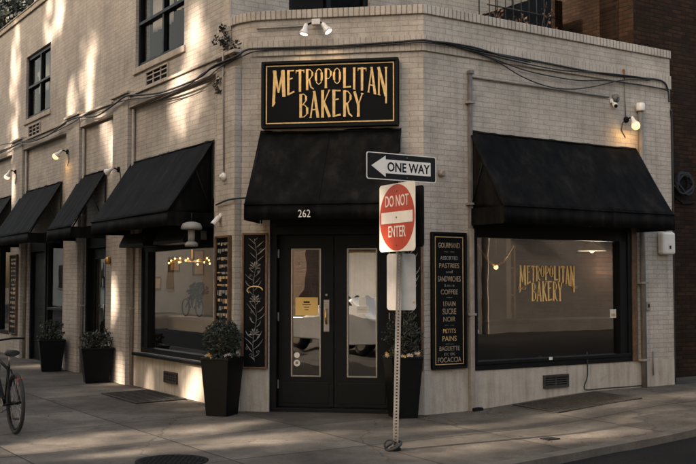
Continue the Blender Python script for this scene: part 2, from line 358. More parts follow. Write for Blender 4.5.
def thing(name, label, cat, loc, group=None):
    o = bpy.data.objects.new(name, None); COL.objects.link(o); o.location = Vector(loc); o.empty_display_size = .2
    return tag(o, label, cat, group)
def part_tag(o, label): o['label'] = label; return o
def struct(name, mb, m, **k): o = mb.build(name, m, **k); o['kind'] = 'structure'; return o
def text_obj(name, s, m, parent, origin, right, up, size, sx=1.0, depth=.003, align='CENTER', bold=0):
    """letters of real thickness: origin = centre of baseline, right / up unit vectors"""
    cu = bpy.data.curves.new('t', 'FONT'); cu.body = s; cu.size = size; cu.align_x = align; cu.extrude = depth/2; cu.offset = bold
    cu.resolution_u = 3
    o = bpy.data.objects.new('t', cu); COL.objects.link(o); bpy.context.view_layer.update()
    dg = bpy.context.evaluated_depsgraph_get(); me = bpy.data.meshes.new_from_object(o.evaluated_get(dg))
    bpy.data.objects.remove(o)
    r = Vector(right).normalized(); u = Vector(up).normalized(); n = r.cross(u); base = Vector(origin)-WL(parent)
    for v in me.vertices:
        x, y, z = v.co; v.co = base+r*x*sx+u*y+n*(z+depth/2)
    me.materials.clear(); me.materials.append(m)
    ob = bpy.data.objects.new(name, me); COL.objects.link(ob); ob.parent = parent
    return ob
# ------------------------------------------------------------------ hand drawn display lettering
GL = {  # strokes in a unit box: list of (polyline, width start, width end)
'M': [([(.10, -.12), (.22, 1)], .16, .18), ([(.16, 1), (.50, .22)], .20, .10), ([(.50, .22), (.82, 1)], .08, .12), ([(.82, 1), (.92, 0)], .22, .20), ([(.02, -.16), (.22, -.05)], .09, .09), ([(.05, 1), (.26, 1)], .07, .07), ([(.74, 1), (.94, 1)], .07, .07)],
'E': [([(.25, 1), (.25, 0)], .24, .20), ([(.15, .97), (.92, .97)], .08, .11), ([(.25, .62), (.75, .66)], .08, .1), ([(.15, .02), (.95, .08)], .08, .14)],
'T': [([(.5, 1), (.5, 0)], .22, .20), ([(.02, .95), (.98, .95)], .13, .10), ([(.04, .98), (.04, .84)], .06, .05), ([(.96, .98), (.96, .84)], .06, .05)],
'R': [([(.22, 1), (.22, 0)], .22, .20), ([(.12, .97), (.55, .97), (.80, .86), (.80, .66), (.55, .52), (.25, .50)], .07, .07), ([(.82, .84), (.82, .66)], .16, .16), ([(.45, .52), (.66, .12), (.98, .0)], .16, .10)],
'O': [([(.5, 1), (.22, .90), (.12, .60), (.22, .30), (.5, .20)], .08, .08), ([(.5, .20), (.78, .30), (.88, .60), (.78, .90), (.5, 1)], .08, .08), ([(.16, .8), (.13, .6), (.16, .4)], .2, .2), ([(.84, .8), (.87, .6), (.84, .4)], .2, .2)],
'P': [([(.25, 1), (.25, -.02)], .22, .20), ([(.12, .97), (.6, .97), (.86, .84), (.86, .62), (.6, .48), (.28, .47)], .07, .07), ([(.86, .85), (.86, .62)], .18, .18), ([(.1, .0), (.42, .0)], .06, .06)],
'L': [([(.28, 1), (.28, 0)], .24, .22), ([(.1, .98), (.45, .98)], .06, .06), ([(.18, .03), (1.0, .10)], .08, .16)],
'I': [([(.5, 1), (.5, 0)], .34, .30), ([(.25, .98), (.75, .98)], .06, .06), ([(.25, .0), (.75, .0)], .06, .06)],
'A': [([(.48, 1), (.12, 0)], .08, .12), ([(.48, 1), (.86, 0)], .18, .22), ([(.24, .30), (.72, .30)], .08, .08), ([(.0, .0), (.24, .0)], .06, .06), ([(.72, .0), (1.0, .0)], .06, .06), ([(.34, .99), (.55, .99)], .06, .06)],
'N': [([(.16, 1), (.16, .02)], .12, .12), ([(.12, 1), (.84, .05)], .20, .20), ([(.86, 1), (.86, -.18)], .12, .12), ([(.04, .02), (.3, .02)], .06, .06), ([(.72, .98), (.98, .98)], .06, .06)],
'B': [([(.22, 1), (.22, 0)], .22, .20), ([(.08, .97), (.5, .97), (.76, .86), (.76, .68), (.45, .54)], .07, .07), ([(.3, .54), (.6, .52), (.90, .38), (.90, .16), (.55, .03), (.08, .03)], .07, .07), ([(.76, .86), (.76, .68)], .16, .16), ([(.88, .40), (.88, .14)], .18, .18)],
'K': [([(.22, 1), (.22, 0)], .22, .20), ([(.92, 1), (.32, .50)], .08, .08), ([(.36, .54), (.94, .0)], .20, .22), ([(.08, .98), (.36, .98)], .06, .06), ([(.08, .0), (.36, .0)], .06, .06), ([(.78, .98), (1.0, .98)], .06, .06)],
'Y': [([(.10, 1), (.48, .48)], .20, .18), ([(.90, 1), (.50, .48)], .09, .09), ([(.49, .52), (.49, 0)], .20, .20), ([(.0, .98), (.24, .98)], .06, .06), ([(.76, .98), (1.0, .98)], .06, .06), ([(.34, .0), (.64, .0)], .06, .06)],
}
def lettering(mb, word, x0, x1, top, bot, place, adv=None, thick=.004):
    """top(x), bot(x): envelope; place(x, y, d) -> world point"""
    adv = adv or {}
    ws = [adv.get((i, c), {'M': 1.35, 'I': .55, 'N': 1.05, 'O': .85, 'P': .85}.get(c, .9)) for i, c in enumerate(word)]
    tot = sum(ws); x = x0; lev = 0
    for c, w in zip(word, ws):
        cw = (x1-x0)*w/tot; lx = x+cw*.05; lw = cw*.90
        for line, wa, wb in GL[c]:
            # resample
            pts = []
            for i in range(len(line)-1):
                for k in range(4):
                    f = k/4; pts.append((line[i][0]*(1-f)+line[i+1][0]*f, line[i][1]*(1-f)+line[i+1][1]*f))
            pts.append(line[-1])
            asp = lw
            W = []
            for (a, b) in pts:
                X = lx+a*lw; t_, b_ = top(X), bot(X); W.append((X, b_+(t_-b_)*b))
            n = len(W); Lf = []; Rt = []
            for i, (X, Y) in enumerate(W):
                a = W[max(0, i-1)]; b = W[min(n-1, i+1)]; dx, dy = b[0]-a[0], b[1]-a[1]; l = math.hypot(dx, dy) or 1
                wd = (wa+(wb-wa)*i/(n-1))*asp*1.28
                if abs(dx) > abs(dy): wd = (wa+(wb-wa)*i/(n-1))*abs(top(X)-bot(X))*.52
                nx, ny = -dy/l*wd/2, dx/l*wd/2
                Lf.append((X+nx, Y+ny)); Rt.append((X-nx, Y-ny))
            d = thick+lev*.00025; lev += 1
            for i in range(n-1):
                q = [Lf[i], Lf[i+1], Rt[i+1], Rt[i]]
                mb.face([place(p[0], p[1], d) for p in q])
            out = Lf+Rt[::-1]
            for i in range(len(out)):
                p, q = out[i], out[(i+1) % len(out)]
                mb.face([place(p[0], p[1], d), place(q[0], q[1], d), place(q[0], q[1], 0), place(p[0], p[1], 0)])
        x += cw
def leaves(mb, c, rad, n, size, seed=0, shell=.0, up=0):
    rnd = random.Random(seed)
    for i in range(n):
        while True:
            p = Vector((rnd.uniform(-1, 1), rnd.uniform(-1, 1), rnd.uniform(-1, 1)))
            if shell < p.length < 1: break
        q = Vector((p.x*rad[0], p.y*rad[1], p.z*rad[2]))+Vector(c)
        d = Vector((rnd.gauss(0, 1), rnd.gauss(0, 1), rnd.gauss(0, 1)+up)).normalized(); s = size*rnd.uniform(.6, 1.3)
        x = d.orthogonal().normalized(); y = d.cross(x)
        mb.face([q-x*s*.5, q+y*s*.28+d*s*.08, q+x*s*.5, q-y*s*.28-d*s*.05])
# ------------------------------------------------------------------ world, sun, render
W = bpy.data.worlds.new('World'); SC.world = W; W.use_nodes = True
nt = W.node_tree; bg = nt.nodes['Background']
SUN_EL = math.radians(29); SH = Vector((-.87, -.49, 0)).normalized()
sky = nt.nodes.new('ShaderNodeTexSky'); sky.sky_type = 'NISHITA'; sky.sun_disc = False
sky.sun_elevation = SUN_EL; sky.sun_rotation = math.atan2(SH.x, SH.y)
sky.air_density = 1.0; sky.dust_density = 6.0; sky.ozone_density = 0.0
wm = nt.nodes.new('ShaderNodeMix'); wm.data_type = 'RGBA'; wm.blend_type = 'MULTIPLY'; wm.inputs[0].default_value = 1; wm.inputs[7].default_value = (1, .955, .862, 1)
nt.links.new(sky.outputs[0], wm.inputs[6]); nt.links.new(wm.outputs[2], bg.inputs[0]); bg.inputs[1].default_value = .10
sl = bpy.data.lights.new('sun', 'SUN'); sl.energy = 3.1; sl.angle = math.radians(1.1); sl.color = (1, .85, .72)
so = bpy.data.objects.new('sun', sl); COL.objects.link(so)
SUN = Vector((SH.x*math.cos(SUN_EL), SH.y*math.cos(SUN_EL), math.sin(SUN_EL)))
so.rotation_euler = SUN.to_track_quat('Z', 'Y').to_euler()
vs = SC.view_settings; vs.view_transform = 'Standard'; vs.look = 'None'; vs.gamma = 1; vs.exposure = EXPO = 0.0
vs.use_curve_mapping = False
SC.render.engine = 'CYCLES'
SC.cycles.max_bounces = 7; SC.cycles.transparent_max_bounces = 12
# ------------------------------------------------------------------ ground
UC = -5.9; VC = 2.79; RC = 2.4
def vmax(u): 
    return VC if u >= UC+RC else VC-RC+math.sqrt(max(0, RC*RC-(UC+RC-u)**2))
us = [UC+.15*0+i*.02 for i in range(4)]+[UC+.08+i*.12 for i in range(20)]+[UC+RC+.1+i*.4 for i in range(30)]+[10+i*2 for i in range(16)]
us = sorted(set(round(u, 3) for u in us))
mb = MB()
def gp(u, v, dz=0):
    v = v+(.14-.25*sstep(-1.5, .8, u))*max(0, v/VC)
    x, y = uv2(u, v); return Vector((x, y, ground(x, y)+dz))
vsamp = 26
for a, b in zip(us[:-1], us[1:]):
    ca, cb = vmax(a)-.14, vmax(b)-.14
    rows = [-40, -25, -15, -10, -7, -5]+[-5+i*(ca+5)/22 for i in range(1, 23)]
    rowsb = [-40, -25, -15, -10, -7, -5]+[-5+i*(cb+5)/22 for i in range(1, 23)]
    for i in range(len(rows)-1):
        mb.face([gp(a, rows[i]), gp(b, rowsb[i]), gp(b, rowsb[i+1]), gp(a, rows[i+1])], smooth=True)
struct('sidewalk', mb, M['sidewalk'])
# kerb: stones along the outline, top level with the pavement, .13 m face
path = [(30, VC)]+[(30-i*.8, VC) for i in range(1, 42)]
path = [p for p in path if p[0] > UC+RC]+[(UC+RC-RC*math.sin(a), VC-RC+RC*math.cos(a)) for a in [i*PI/2/14 for i in range(15)]]+[(UC, VC-RC-.8*i) for i in range(1, 50)]
mb = MB()
for (a, b) in zip(path[:-1], path[1:]):
    def nrm(p):
        if p[0] >= UC+RC: return (0, 1)
        if p[1] <= VC-RC: return (-1, 0)
        dx, dy = p[0]-(UC+RC), p[1]-(VC-RC); l = math.hypot(dx, dy); return (dx/l, dy/l)
    na, nb = nrm(a), nrm(b)
    ai = (a[0]-na[0]*.145, a[1]-na[1]*.145); bi = (b[0]-nb[0]*.145, b[1]-nb[1]*.145)
    T = [gp(*ai, .004), gp(*bi, .004), gp(*b, .0), gp(*a, .0)]
    ao = gp(*a); bo = gp(*b)
    mb.face(T); mb.face([ao, bo, bo-UZ*.16, ao-UZ*.16]); mb.face([T[0], T[1], T[1]-UZ*.16, T[0]-UZ*.16])
struct('kerb', mb, M['kerb'])
mb = MB()
g = [-300, -120, -60, -30, -16, -8, -4, 0, 4, 8, 14, 22, 30, 60, 120, 300]
def rz(x, y): 
    return (ground(x, y) if (abs(x) < 31 and abs(y) < 31) else 0)-.080
gx = sorted(set([-300, -150, -60, -32]+[-30+i*1.0 for i in range(61)]+[32, 60, 150, 300]))
for a, b in zip(gx[:-1], gx[1:]):
    for c, d in zip(gx[:-1], gx[1:]):
        mb.face([(a, c, rz(a, c)), (b, c, rz(b, c)), (b, d, rz(b, d)), (a, d, rz(a, d))], smooth=True)
struct('road', mb, M['asphalt'])
# opposite pavements (behind and beside the camera)
mb = MB()
def blk(mb, u0, u1, v0, v1, z0, z1):
    P = [uv2(u0, v0), uv2(u1, v0), uv2(u1, v1), uv2(u0, v1)]
    mb.poly([(x, y, z0) for x, y in P], (0, 0, z1-z0))
blk(mb, UC-10+2, 60, 11.5, 15, -.4, -.03)
struct('far_pavement', mb, M['kerb'])
mb = MB(); blk(mb, UC-12.5, UC-9, -45, 9, -.4, -.02); struct('side_pavement', mb, M['kerb'])
# ------------------------------------------------------------------ the bakery building
bak = thing('bakery_building', 'cream painted brick corner building with black shopfront windows and cut-off corner entrance', 'building', (A[0], A[1], 0))
ROOF = 7.38; ZC = 5.07
def wall(mb, pl, t0, t1, z0, z1, holes, th):
    xs = sorted(set([t0, t1]+[h[0] for h in holes]+[h[1] for h in holes])); zs = sorted(set([z0, z1]+[h[2] for h in holes]+[h[3] for h in holes]))
    for a, b in zip(xs[:-1], xs[1:]):
        for c, d in zip(zs[:-1], zs[1:]):
            if any(h[0] <= a+1e-6 and b <= h[1]+1e-6 and h[2] <= c+1e-6 and d <= h[3]+1e-6 for h in holes): continue
            for o in (0, -th): mb.face([pl.pt(a, c, o), pl.pt(b, c, o), pl.pt(b, d, o), pl.pt(a, d, o)], [(a, c), (b, c), (b, d), (a, d)])
    for h in holes+[(t0, t1, z0, z1)]:
        a, b, c, d = h
        mb.face([pl.pt(a, c, 0), pl.pt(a, d, 0), pl.pt(a, d, -th), pl.pt(a, c, -th)], [(0, c), (0, d), (th, d), (th, c)])
        mb.face([pl.pt(b, c, 0), pl.pt(b, d, 0), pl.pt(b, d, -th), pl.pt(b, c, -th)], [(0, c), (0, d), (th, d), (th, c)])
        if h == (t0, t1, z0, z1) or c > z0+1e-6: mb.face([pl.pt(a, c, 0), pl.pt(b, c, 0), pl.pt(b, c, -th), pl.pt(a, c, -th)], [(a, 0), (b, 0), (b, th), (a, th)]) if h != (t0, t1, z0, z1) or not holes else None
        if h == (t0, t1, z0, z1) or d < z1-1e-6: mb.face([pl.pt(a, d, 0), pl.pt(b, d, 0), pl.pt(b, d, -th), pl.pt(a, d, -th)], [(a, 0), (b, 0), (b, th), (a, th)]) if h != (t0, t1, z0, z1) or not holes else None
TH = .24
LW1 = (.80, 3.50, .545, 2.75)        # big side window
LD2 = (4.98, 6.12, .03, 2.62)        # side door
LB3 = (7.30, 9.62, .03, 2.62)        # door and window together
LB4 = (10.86, 13.4, .50, 2.62)
UW1 = (1.83, 3.72, 5.02, 6.38); UW2 = (8.27, 10.0, 5.04, 6.38)
ZL = 4.62
mb = MB(); wall(mb, L, .0, 16, .0-.3, .50, [(4.98, 6.12, -.3, .50), (7.9, 9.62, -.3, .50)], TH); 
mb.build('plinth', M['stucco'], bak)
mb = MB(); wall(mb, L, .0, 16, .50, ZL, [(LW1[0], LW1[1], LW1[2], LW1[3]), (LD2[0], LD2[1], .5, LD2[3]), (LB3[0], LB3[1], .5, LB3[3]), LB4], TH)
mb.build('side_wall', M['brick'], bak)
mb = MB(); wall(mb, L, .37, 16, ZL, ROOF, [UW1, UW2, (12.9, 14.6, 5.04, 6.38)], TH)
mb.build('upper_side_wall', M['brick'], bak)
# step beneath the bay 3 window
mb = MB(); mb.box(L, 7.30, 8.55, -.3, .50, -.2, -.01); mb.build('window_panel', M['stucco'], bak)
# chamfer and right wall with the opening for the doors and the shop window
DO = (.37, 1.975, -.3, 2.42)
for a_, b_ in ((0, DO[0]), (DO[1], CL)):
    mb = MB(); wall(mb, Cc, a_, b_, -.3, .53, [], TH); mb.build('corner_plinth', M['stucco'], bak)
mb = MB(); wall(mb, Cc, .0, CL, .53, ZL, [(DO[0], DO[1], .53, DO[3])], TH); mb.build('corner_wall', M['brick'], bak)
RW = (.78, 3.72, .50, 2.42); RE = 4.64
mb = MB(); wall(mb, R, 0, RE, -.3, .50, [], TH); mb.build('street_plinth', M['stucco'], bak)
mb = MB(); wall(mb, R, 0, RE, .50, ZL, [RW], TH); mb.build('street_wall', M['brick'], bak)
# upper parapet with rounded left corner
def front_path(o):
    """outline along chamfer and right wall above the band; (point, arclength)"""
    pts = []
    a0 = L.pt(.37, 0, o); a1 = Cc.pt(.30, 0, o); c = Vector((A[0], A[1], 0))+(Cc.N()+L.N())*(o/ (1+Cc.N().dot(L.N())))
    for i in range(9):
        f = i/8; pts.append(a0*(1-f)**2+c*2*f*(1-f)+a1*f*f)
    bb = Vector((B[0], B[1], 0))+(Cc.N()+R.N())*(o/(1+Cc.N().dot(R.N())))
    pts.append(bb); pts.append(R.pt(RE, 0, o))
    s = [0]
    for p, q in zip(pts[:-1], pts[1:]): s.append(s[-1]+(q-p).length)
    return pts, s
def strip(mb, z0, z1, o0, o1):
    P0, S = front_path(o1); P1, _ = front_path(o0)
    for i in range(len(P0)-1):
        a, b, c, d = P0[i], P0[i+1], P1[i+1], P1[i]; s0, s1 = S[i], S[i+1]
        mb.face([a+UZ*z0, b+UZ*z0, b+UZ*z1, a+UZ*z1], [(s0, z0), (s1, z0), (s1, z1), (s0, z1)])
        mb.face([d+UZ*z0, c+UZ*z0, c+UZ*z1, d+UZ*z1], [(s0, z0), (s1, z0), (s1, z1), (s0, z1)])
        mb.face([a+UZ*z1, b+UZ*z1, c+UZ*z1, d+UZ*z1], [(s0, .02), (s1, .02), (s1, .25), (s0, .25)])
        mb.face([a+UZ*z0, b+UZ*z0, c+UZ*z0, d+UZ*z0], [(s0, .02), (s1, .02), (s1, .25), (s0, .25)])
    for i in (0, -1):
        a, d = P0[i], P1[i]
        mb.face([a+UZ*z0, a+UZ*z1, d+UZ*z1, d+UZ*z0], [(0, z0), (0, z1), (.2, z1), (.2, z0)])
mb = MB(); strip(mb, ZL, 4.968, -TH, 0); mb.build('parapet', M['brick'], bak)
mb = MB(); strip(mb, 4.968, ZC+.012, -TH-.02, .028); mb.build('coping', M['coping'], bak, bevel=.006)
mb = MB(); strip(mb, 4.50, 4.70, .001, .026); mb.build('brick_band', M['band'], bak, bevel=.004)
# roof over the one-storey corner (dark felt)
mb = MB()
mb.poly([L.pt(.2, 4.70, -.2), Cc.pt(.15, 4.70, -.2), R.pt(0, 4.70, -.2), R.pt(RE-.02, 4.70, -.2), R.pt(RE-.02, 4.70, -7), L.pt(4, 4.70, -7)], (0, 0, .05))
mb.build('low_roof', M['dark'], bak)
# end wall, rear
mb = MB(); mb.poly([R.pt(RE-.25, -.3, -.25), R.pt(RE, -.3, -.25), R.pt(RE, -.3, -9), R.pt(RE-.25, -.3, -9)], (0, 0, 5.0)); mb.build('end_wall', M['brown'], bak)
# pilasters, lintel band and ledge of the side facade
mb = MB()
for (a, b, zt) in ((.0, .57, 4.38), (3.77, 4.44, 4.62), (6.17, 6.90, 4.62), (9.84, 10.63, 4.62), (13.5, 14.3, 4.62)):
    ob = MB(); ob.box(L, a, b, -.3, zt, .001, .10); ob.build('pilaster', M['brick'], bak, bevel=.006)
for (a, b) in ((.57, 3.77), (4.44, 6.17), (6.90, 9.84), (10.63, 13.5)):
    ob = MB(); ob.box(L, a+.002, b-.002, 4.39, 4.56, .001, .085); ob.build('lintel', M['brick'], bak, bevel=.004)
ob = MB()
for (a, b, z0, o) in ((.0, 3.72, 4.56, .115), (3.72, 4.49, 4.622, .135), (4.49, 6.12, 4.56, .115), (6.12, 6.95, 4.622, .135), (6.95, 9.80, 4.56, .115), (9.80, 10.68, 4.622, .135), (10.68, 16, 4.56, .115)):
    ob.box(L, a, b, z0, z0+.045, .002, o)
ob.build('ledge', M['stucco'], bak, bevel=.008)
# upper storey over the corner
mb = MB(); wall(mb, U, 0.0, 5.6, 4.7, ROOF, [(.90, 2.24, 5.32-.02, 6.7)], .22)
mb.build('upper_street_wall', M['brick'], bak)
mb = MB(); mb.poly([L.pt(.37, ROOF-.02, .02), U.pt(5.6, ROOF-.02, 0), U.pt(5.6, ROOF-.02, -8), L.pt(16, ROOF-.02, -8), L.pt(16, ROOF-.02, .02)], (0, 0, .06)); mb.build('roof', M['dark'], bak)
ob = MB(); ob.box(L, .37, 16, ROOF-.10, ROOF+.005, .003, .035); ob.box(L, .37, 16, ROOF+.005, ROOF+.035, -.25, .05); ob.build('cornice', M['stucco'], bak, bevel=.01)
ob = MB(); ob.box(U, .12, 5.6, ROOF-.13, ROOF+.10, .003, .09); ob.build('cornice', M['stucco'], bak, bevel=.01)
mb = MB(); mb.poly([U.pt(5.35, 4.75, -.23), U.pt(5.6, 4.75, -.23), U.pt(5.6, 4.75, -8), U.pt(5.35, 4.75, -8)], (0, 0, ROOF-4.8)); mb.poly([L.pt(15.8, -.3, -.25), L.pt(16, -.3, -.25), L.pt(16, -.3, -8), L.pt(15.8, -.3, -8)], (0, 0, ROOF)); mb.poly([L.pt(2.5, -.3, -8), L.pt(16, -.3, -8), L.pt(16, -.3, -8.2), L.pt(2.5, -.3, -8.2)], (0, 0, ROOF)); mb.build('rear_wall', M['brown'], bak)
# ---- interior shell
def Q(*pts): return [Vector(p) for p in pts]
mb = MB(); fl = [L.pt(.3, .02, -.24), Cc.pt(.3, .02, -.24), R.pt(.1, .02, -.24), R.pt(RE-.3, .02, -.24), R.pt(RE-.3, .02, -6), L.pt(6, .02, -5), L.pt(15.5, .02, -5), L.pt(15.5, .02, -.24)]
mb.poly(fl, (0, 0, -.05)); mb.build('shop_floor', M['wood'], bak)
mb = MB(); mb.poly([p+UZ*3.0 for p in fl], (0, 0, .05)); mb.build('shop_ceiling', M['interior'], bak)
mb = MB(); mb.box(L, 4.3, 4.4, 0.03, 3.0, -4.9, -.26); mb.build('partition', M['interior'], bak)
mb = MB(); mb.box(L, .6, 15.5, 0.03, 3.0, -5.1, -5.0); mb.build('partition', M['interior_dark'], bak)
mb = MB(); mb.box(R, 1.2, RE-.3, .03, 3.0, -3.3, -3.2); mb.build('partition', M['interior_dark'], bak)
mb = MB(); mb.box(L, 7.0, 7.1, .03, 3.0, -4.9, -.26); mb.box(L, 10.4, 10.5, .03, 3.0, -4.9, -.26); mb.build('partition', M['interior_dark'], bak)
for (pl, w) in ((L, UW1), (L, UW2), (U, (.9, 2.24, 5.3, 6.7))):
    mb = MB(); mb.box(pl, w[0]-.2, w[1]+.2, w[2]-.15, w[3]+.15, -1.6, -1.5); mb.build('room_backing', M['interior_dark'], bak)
mb = MB(); mb.box(Cc, -.1, 2.4, .03, 2.9, -1.5, -1.42); mb.build('partition', M['dark'], bak)  # dark wall added behind the doors so reflections show clearly in the panes
# ---- windows
def window(pl, w, fw=.06, fo=(-.17, -.09), mullions=(), rails=(), glass='window_glass', sill=None, mat='black_paint', curtain=None):
    a, b, c, d = w
    f = MB(); f.box(pl, a, b, c, c+fw, *fo).box(pl, a, b, d-fw, d, *fo).box(pl, a, a+fw, c+fw, d-fw, *fo).box(pl, b-fw, b, c+fw, d-fw, *fo)
    root = f.build('window', M[mat], bak, bevel=.005)
    oc = (fo[0]+fo[1])/2
    for m_ in mullions: MB().box(pl, m_-fw*.45, m_+fw*.45, c+fw, d-fw, fo[0], fo[1]+.004).build('mullion', M[mat], root, bevel=.004)
    for (r_, x0, x1, oo) in rails: MB().box(pl, x0, x1, r_-.025, r_+.025, fo[0]+.01, fo[1]+.01+oo).build('rail', M[mat], root, bevel=.004)
    MB().box(pl, a+fw*.8, b-fw*.8, c+fw*.8, d-fw*.8, oc-.003, oc+.003).build('pane', M[glass], root)
    if sill: s = MB().box(pl, a-.06, b+.06, c-.10, c-.004, -.05, sill).build('sill', M['stucco'], root, bevel=.006)
    return root
w1 = window(L, LW1, .075, (-.20, -.05))
MB().box(L, .70, 3.56, .50, .545, -.02, .075).build('sill', M['black_paint'], w1, bevel=.005)
MB().box(L, 3.26, 3.42, .62, 2.7, -.19, -.06).build('jamb', M['black_paint'], w1, bevel=.004)
w2 = window(R, RW, .07, (-.16, .015))
MB().box(R, .80, 3.70, .57, .615, -.14, .03).build('lower_rail', M['black_paint'], w2, bevel=.005)
MB().box(R, 3.50, 3.65, .60, 2.36, -.13, .0).build('jamb', M['black_paint'], w2, bevel=.004)
MB().box(R, .82, 3.68, 2.20, 2.35, -.13, .0).build('head', M['black_paint'], w2, bevel=.004)
MB().box(R, 3.725, 3.83, .5, 2.6, .001, .03).build('trim', M['wood'], w2, bevel=.004)
for w, mm in ((UW1, 2.72), (UW2, 9.10), ((12.9, 14.6, 5.04, 6.38), 13.75)):
    r_ = window(L, w, .07, (-.14, -.05), (mm,), ((5.72, w[0]+.07, w[1]-.07, .012),), 'upper_glass', .03)
    cu = MB()
    for (x0, x1, zb) in ((w[0]+.1, mm-.05, 5.74), (mm+.05, w[1]-.1, 5.60)):
        n = 14
        for i in range(n):
            f0 = x0+(x1-x0)*i/n; f1 = x0+(x1-x0)*(i+1)/n; o0 = -.24+.02*math.sin(i*2.1); o1 = -.24+.02*math.sin((i+1)*2.1)
            cu.face([L.pt(f0, zb, o0), L.pt(f1, zb, o1), L.pt(f1, w[3]-.05, o1), L.pt(f0, w[3]-.05, o0)])
    cu.build('curtain', M['curtain'], r_)
window(U, (.90, 2.24, 5.30, 6.7), .08, (-.14, -.05), (1.57,), ((6.0, .98, 2.16, .012),), 'upper_glass')
window(L, (10.86, 13.4, .50, 2.62), .08, (-.18, -.05), (12.1,))
# bay 3: window right part and door left part
wb = window(L, (7.30, 8.50, .50, 2.62), .09, (-.16, -.05), rails=((1.12, 7.39, 8.41, 0),))
# ---- doors
def door_leaf(pl, t0, t1, z0, z1, o, stile, bot, top, glass='door_glass', name='door', flip=1, glassmat_=None):
    f = MB()
    f.box(pl, t0, t0+stile, z0, z1, o-.045, o).box(pl, t1-stile, t1, z0, z1, o-.045, o)
    f.box(pl, t0+stile, t1-stile, z0, z0+bot, o-.045, o).box(pl, t0+stile, t1-stile, z1-top, z1, o-.045, o)
    d = f.build(name, M['black_paint'], bak, bevel=.005)
    g = MB(); w = .016
    a, b, c, e = t0+stile, t1-stile, z0+bot, z1-top
    g.box(pl, a, b, c, c+w, o-.02, o+.008).box(pl, a, b, e-w, e, o-.02, o+.008).box(pl, a, a+w, c+w, e-w, o-.02, o+.008).box(pl, b-w, b, c+w, e-w, o-.02, o+.008)
    g.build('glazing_bead', M['silver'] if name == 'entrance_door' else M['black_paint'], d, bevel=.003)
    MB().box(pl, a+.004, b-.004, c+.004, e-.004, o-.026, o-.020).build('pane', M[glass], d)
    return d
DOo = -.13
fr = MB(); fr.box(Cc, .372, .455, .0, 2.42, -.2, -.03).box(Cc, 1.893, 1.973, .0, 2.42, -.2, -.03).box(Cc, .455, 1.893, 2.22, 2.42, -.2, -.03).box(Cc, .455, 1.893, 2.30, 2.33, -.03, -.015)
fr.build('door_frame', M['black_paint'], bak, bevel=.006)
MB().box(Cc, .372, 1.973, -.05, .045, -.24, -.03).build('threshold', M['iron'], bak, bevel=.008)
dl = door_leaf(Cc, .46, 1.170, .055, 2.215, DOo, .165, .375, .165, name='entrance_door')
dr = door_leaf(Cc, 1.178, 1.888, .055, 2.215, DOo, .165, .375, .165, name='entrance_door')
for d_, t0, t1 in ((dl, .52, 1.11), (dr, 1.24, 1.83)):
    MB().box(Cc, t0, t1, .10, .36, DOo, DOo+.008).build('kick_panel', M['black_paint'], d_, bevel=.004)
    for z in (.28, 1.13, 1.93):
        MB().box(Cc, .452 if d_ is dl else 1.872, .468 if d_ is dl else 1.888, z, z+.11, DOo+.001, DOo+.016).build('hinge', M['silver'], d_, bevel=.002)
hp = MB().box(Cc, 1.045, 1.115, 1.00, 1.40, DOo+.001, DOo+.007).build('lock_plate', M['silver'], dl, bevel=.002)
hb = MB(); hb.tube([Cc.pt(1.08, 1.10, DOo+.01), Cc.pt(1.08, 1.11, DOo+.05), Cc.pt(1.08, 1.18, DOo+.058), Cc.pt(1.08, 1.27, DOo+.05), Cc.pt(1.08, 1.29, DOo+.01)], [.011, .012, .015, .012, .011], 10)
hb.build('door_handle', M['brass'], hp)
MB().lathe(Cc.pt(1.08, 1.46, DOo+.001), [(.018, 0), (.018, .012), (.010, .016)], Cc.N(), 16).build('lock', M['silver'], dl)
# bay 2 door
f = MB(); f.box(L, 4.98, 5.06, .03, 2.62, -.2, -.04).box(L, 6.04, 6.12, .03, 2.62, -.2, -.04).box(L, 5.06, 6.04, 2.22, 2.62, -.2, -.04); f.build('door_frame', M['black_paint'], bak, bevel=.006)
d2 = door_leaf(L, 5.07, 6.03, .05, 2.21, -.10, .20, .30, .16, name='side_door')
MB().tube([L.pt(5.17, 1.02, -.09), L.pt(5.17, 1.02, -.04), L.pt(5.17, 1.25, -.04), L.pt(5.17, 1.25, -.09)], .012, 8).build('door_handle', M['silver'], d2)
MB().box(L, 4.98, 6.12, -.05, .03, -.24, -.03).build('threshold', M['iron'], bak)
# bay 3 door
f = MB(); f.box(L, 8.50, 8.62, .03, 2.62, -.2, -.03).box(L, 9.54, 9.62, .03, 2.62, -.2, -.04).box(L, 8.62, 9.54, 2.25, 2.62, -.2, -.04); f.build('door_frame', M['black_paint'], bak, bevel=.006)
d3 = MB().box(L, 8.63, 9.53, .05, 2.24, -.15, -.10).build('solid_door', M['black_paint'], bak, bevel=.005)
for z0, z1 in ((.2, .95), (1.1, 2.1)):
    MB().box(L, 8.78, 9.38, z0, z1, -.10, -.09).build('door_panel', M['black_paint'], d3, bevel=.01)
MB().box(L, 8.68, 8.76, 1.0, 1.2, -.10, -.085).build('lock_plate', M['silver'], d3, bevel=.002)
MB().box(L, 8.5, 9.62, -.05, .03, -.24, -.03).build('threshold', M['iron'], bak)
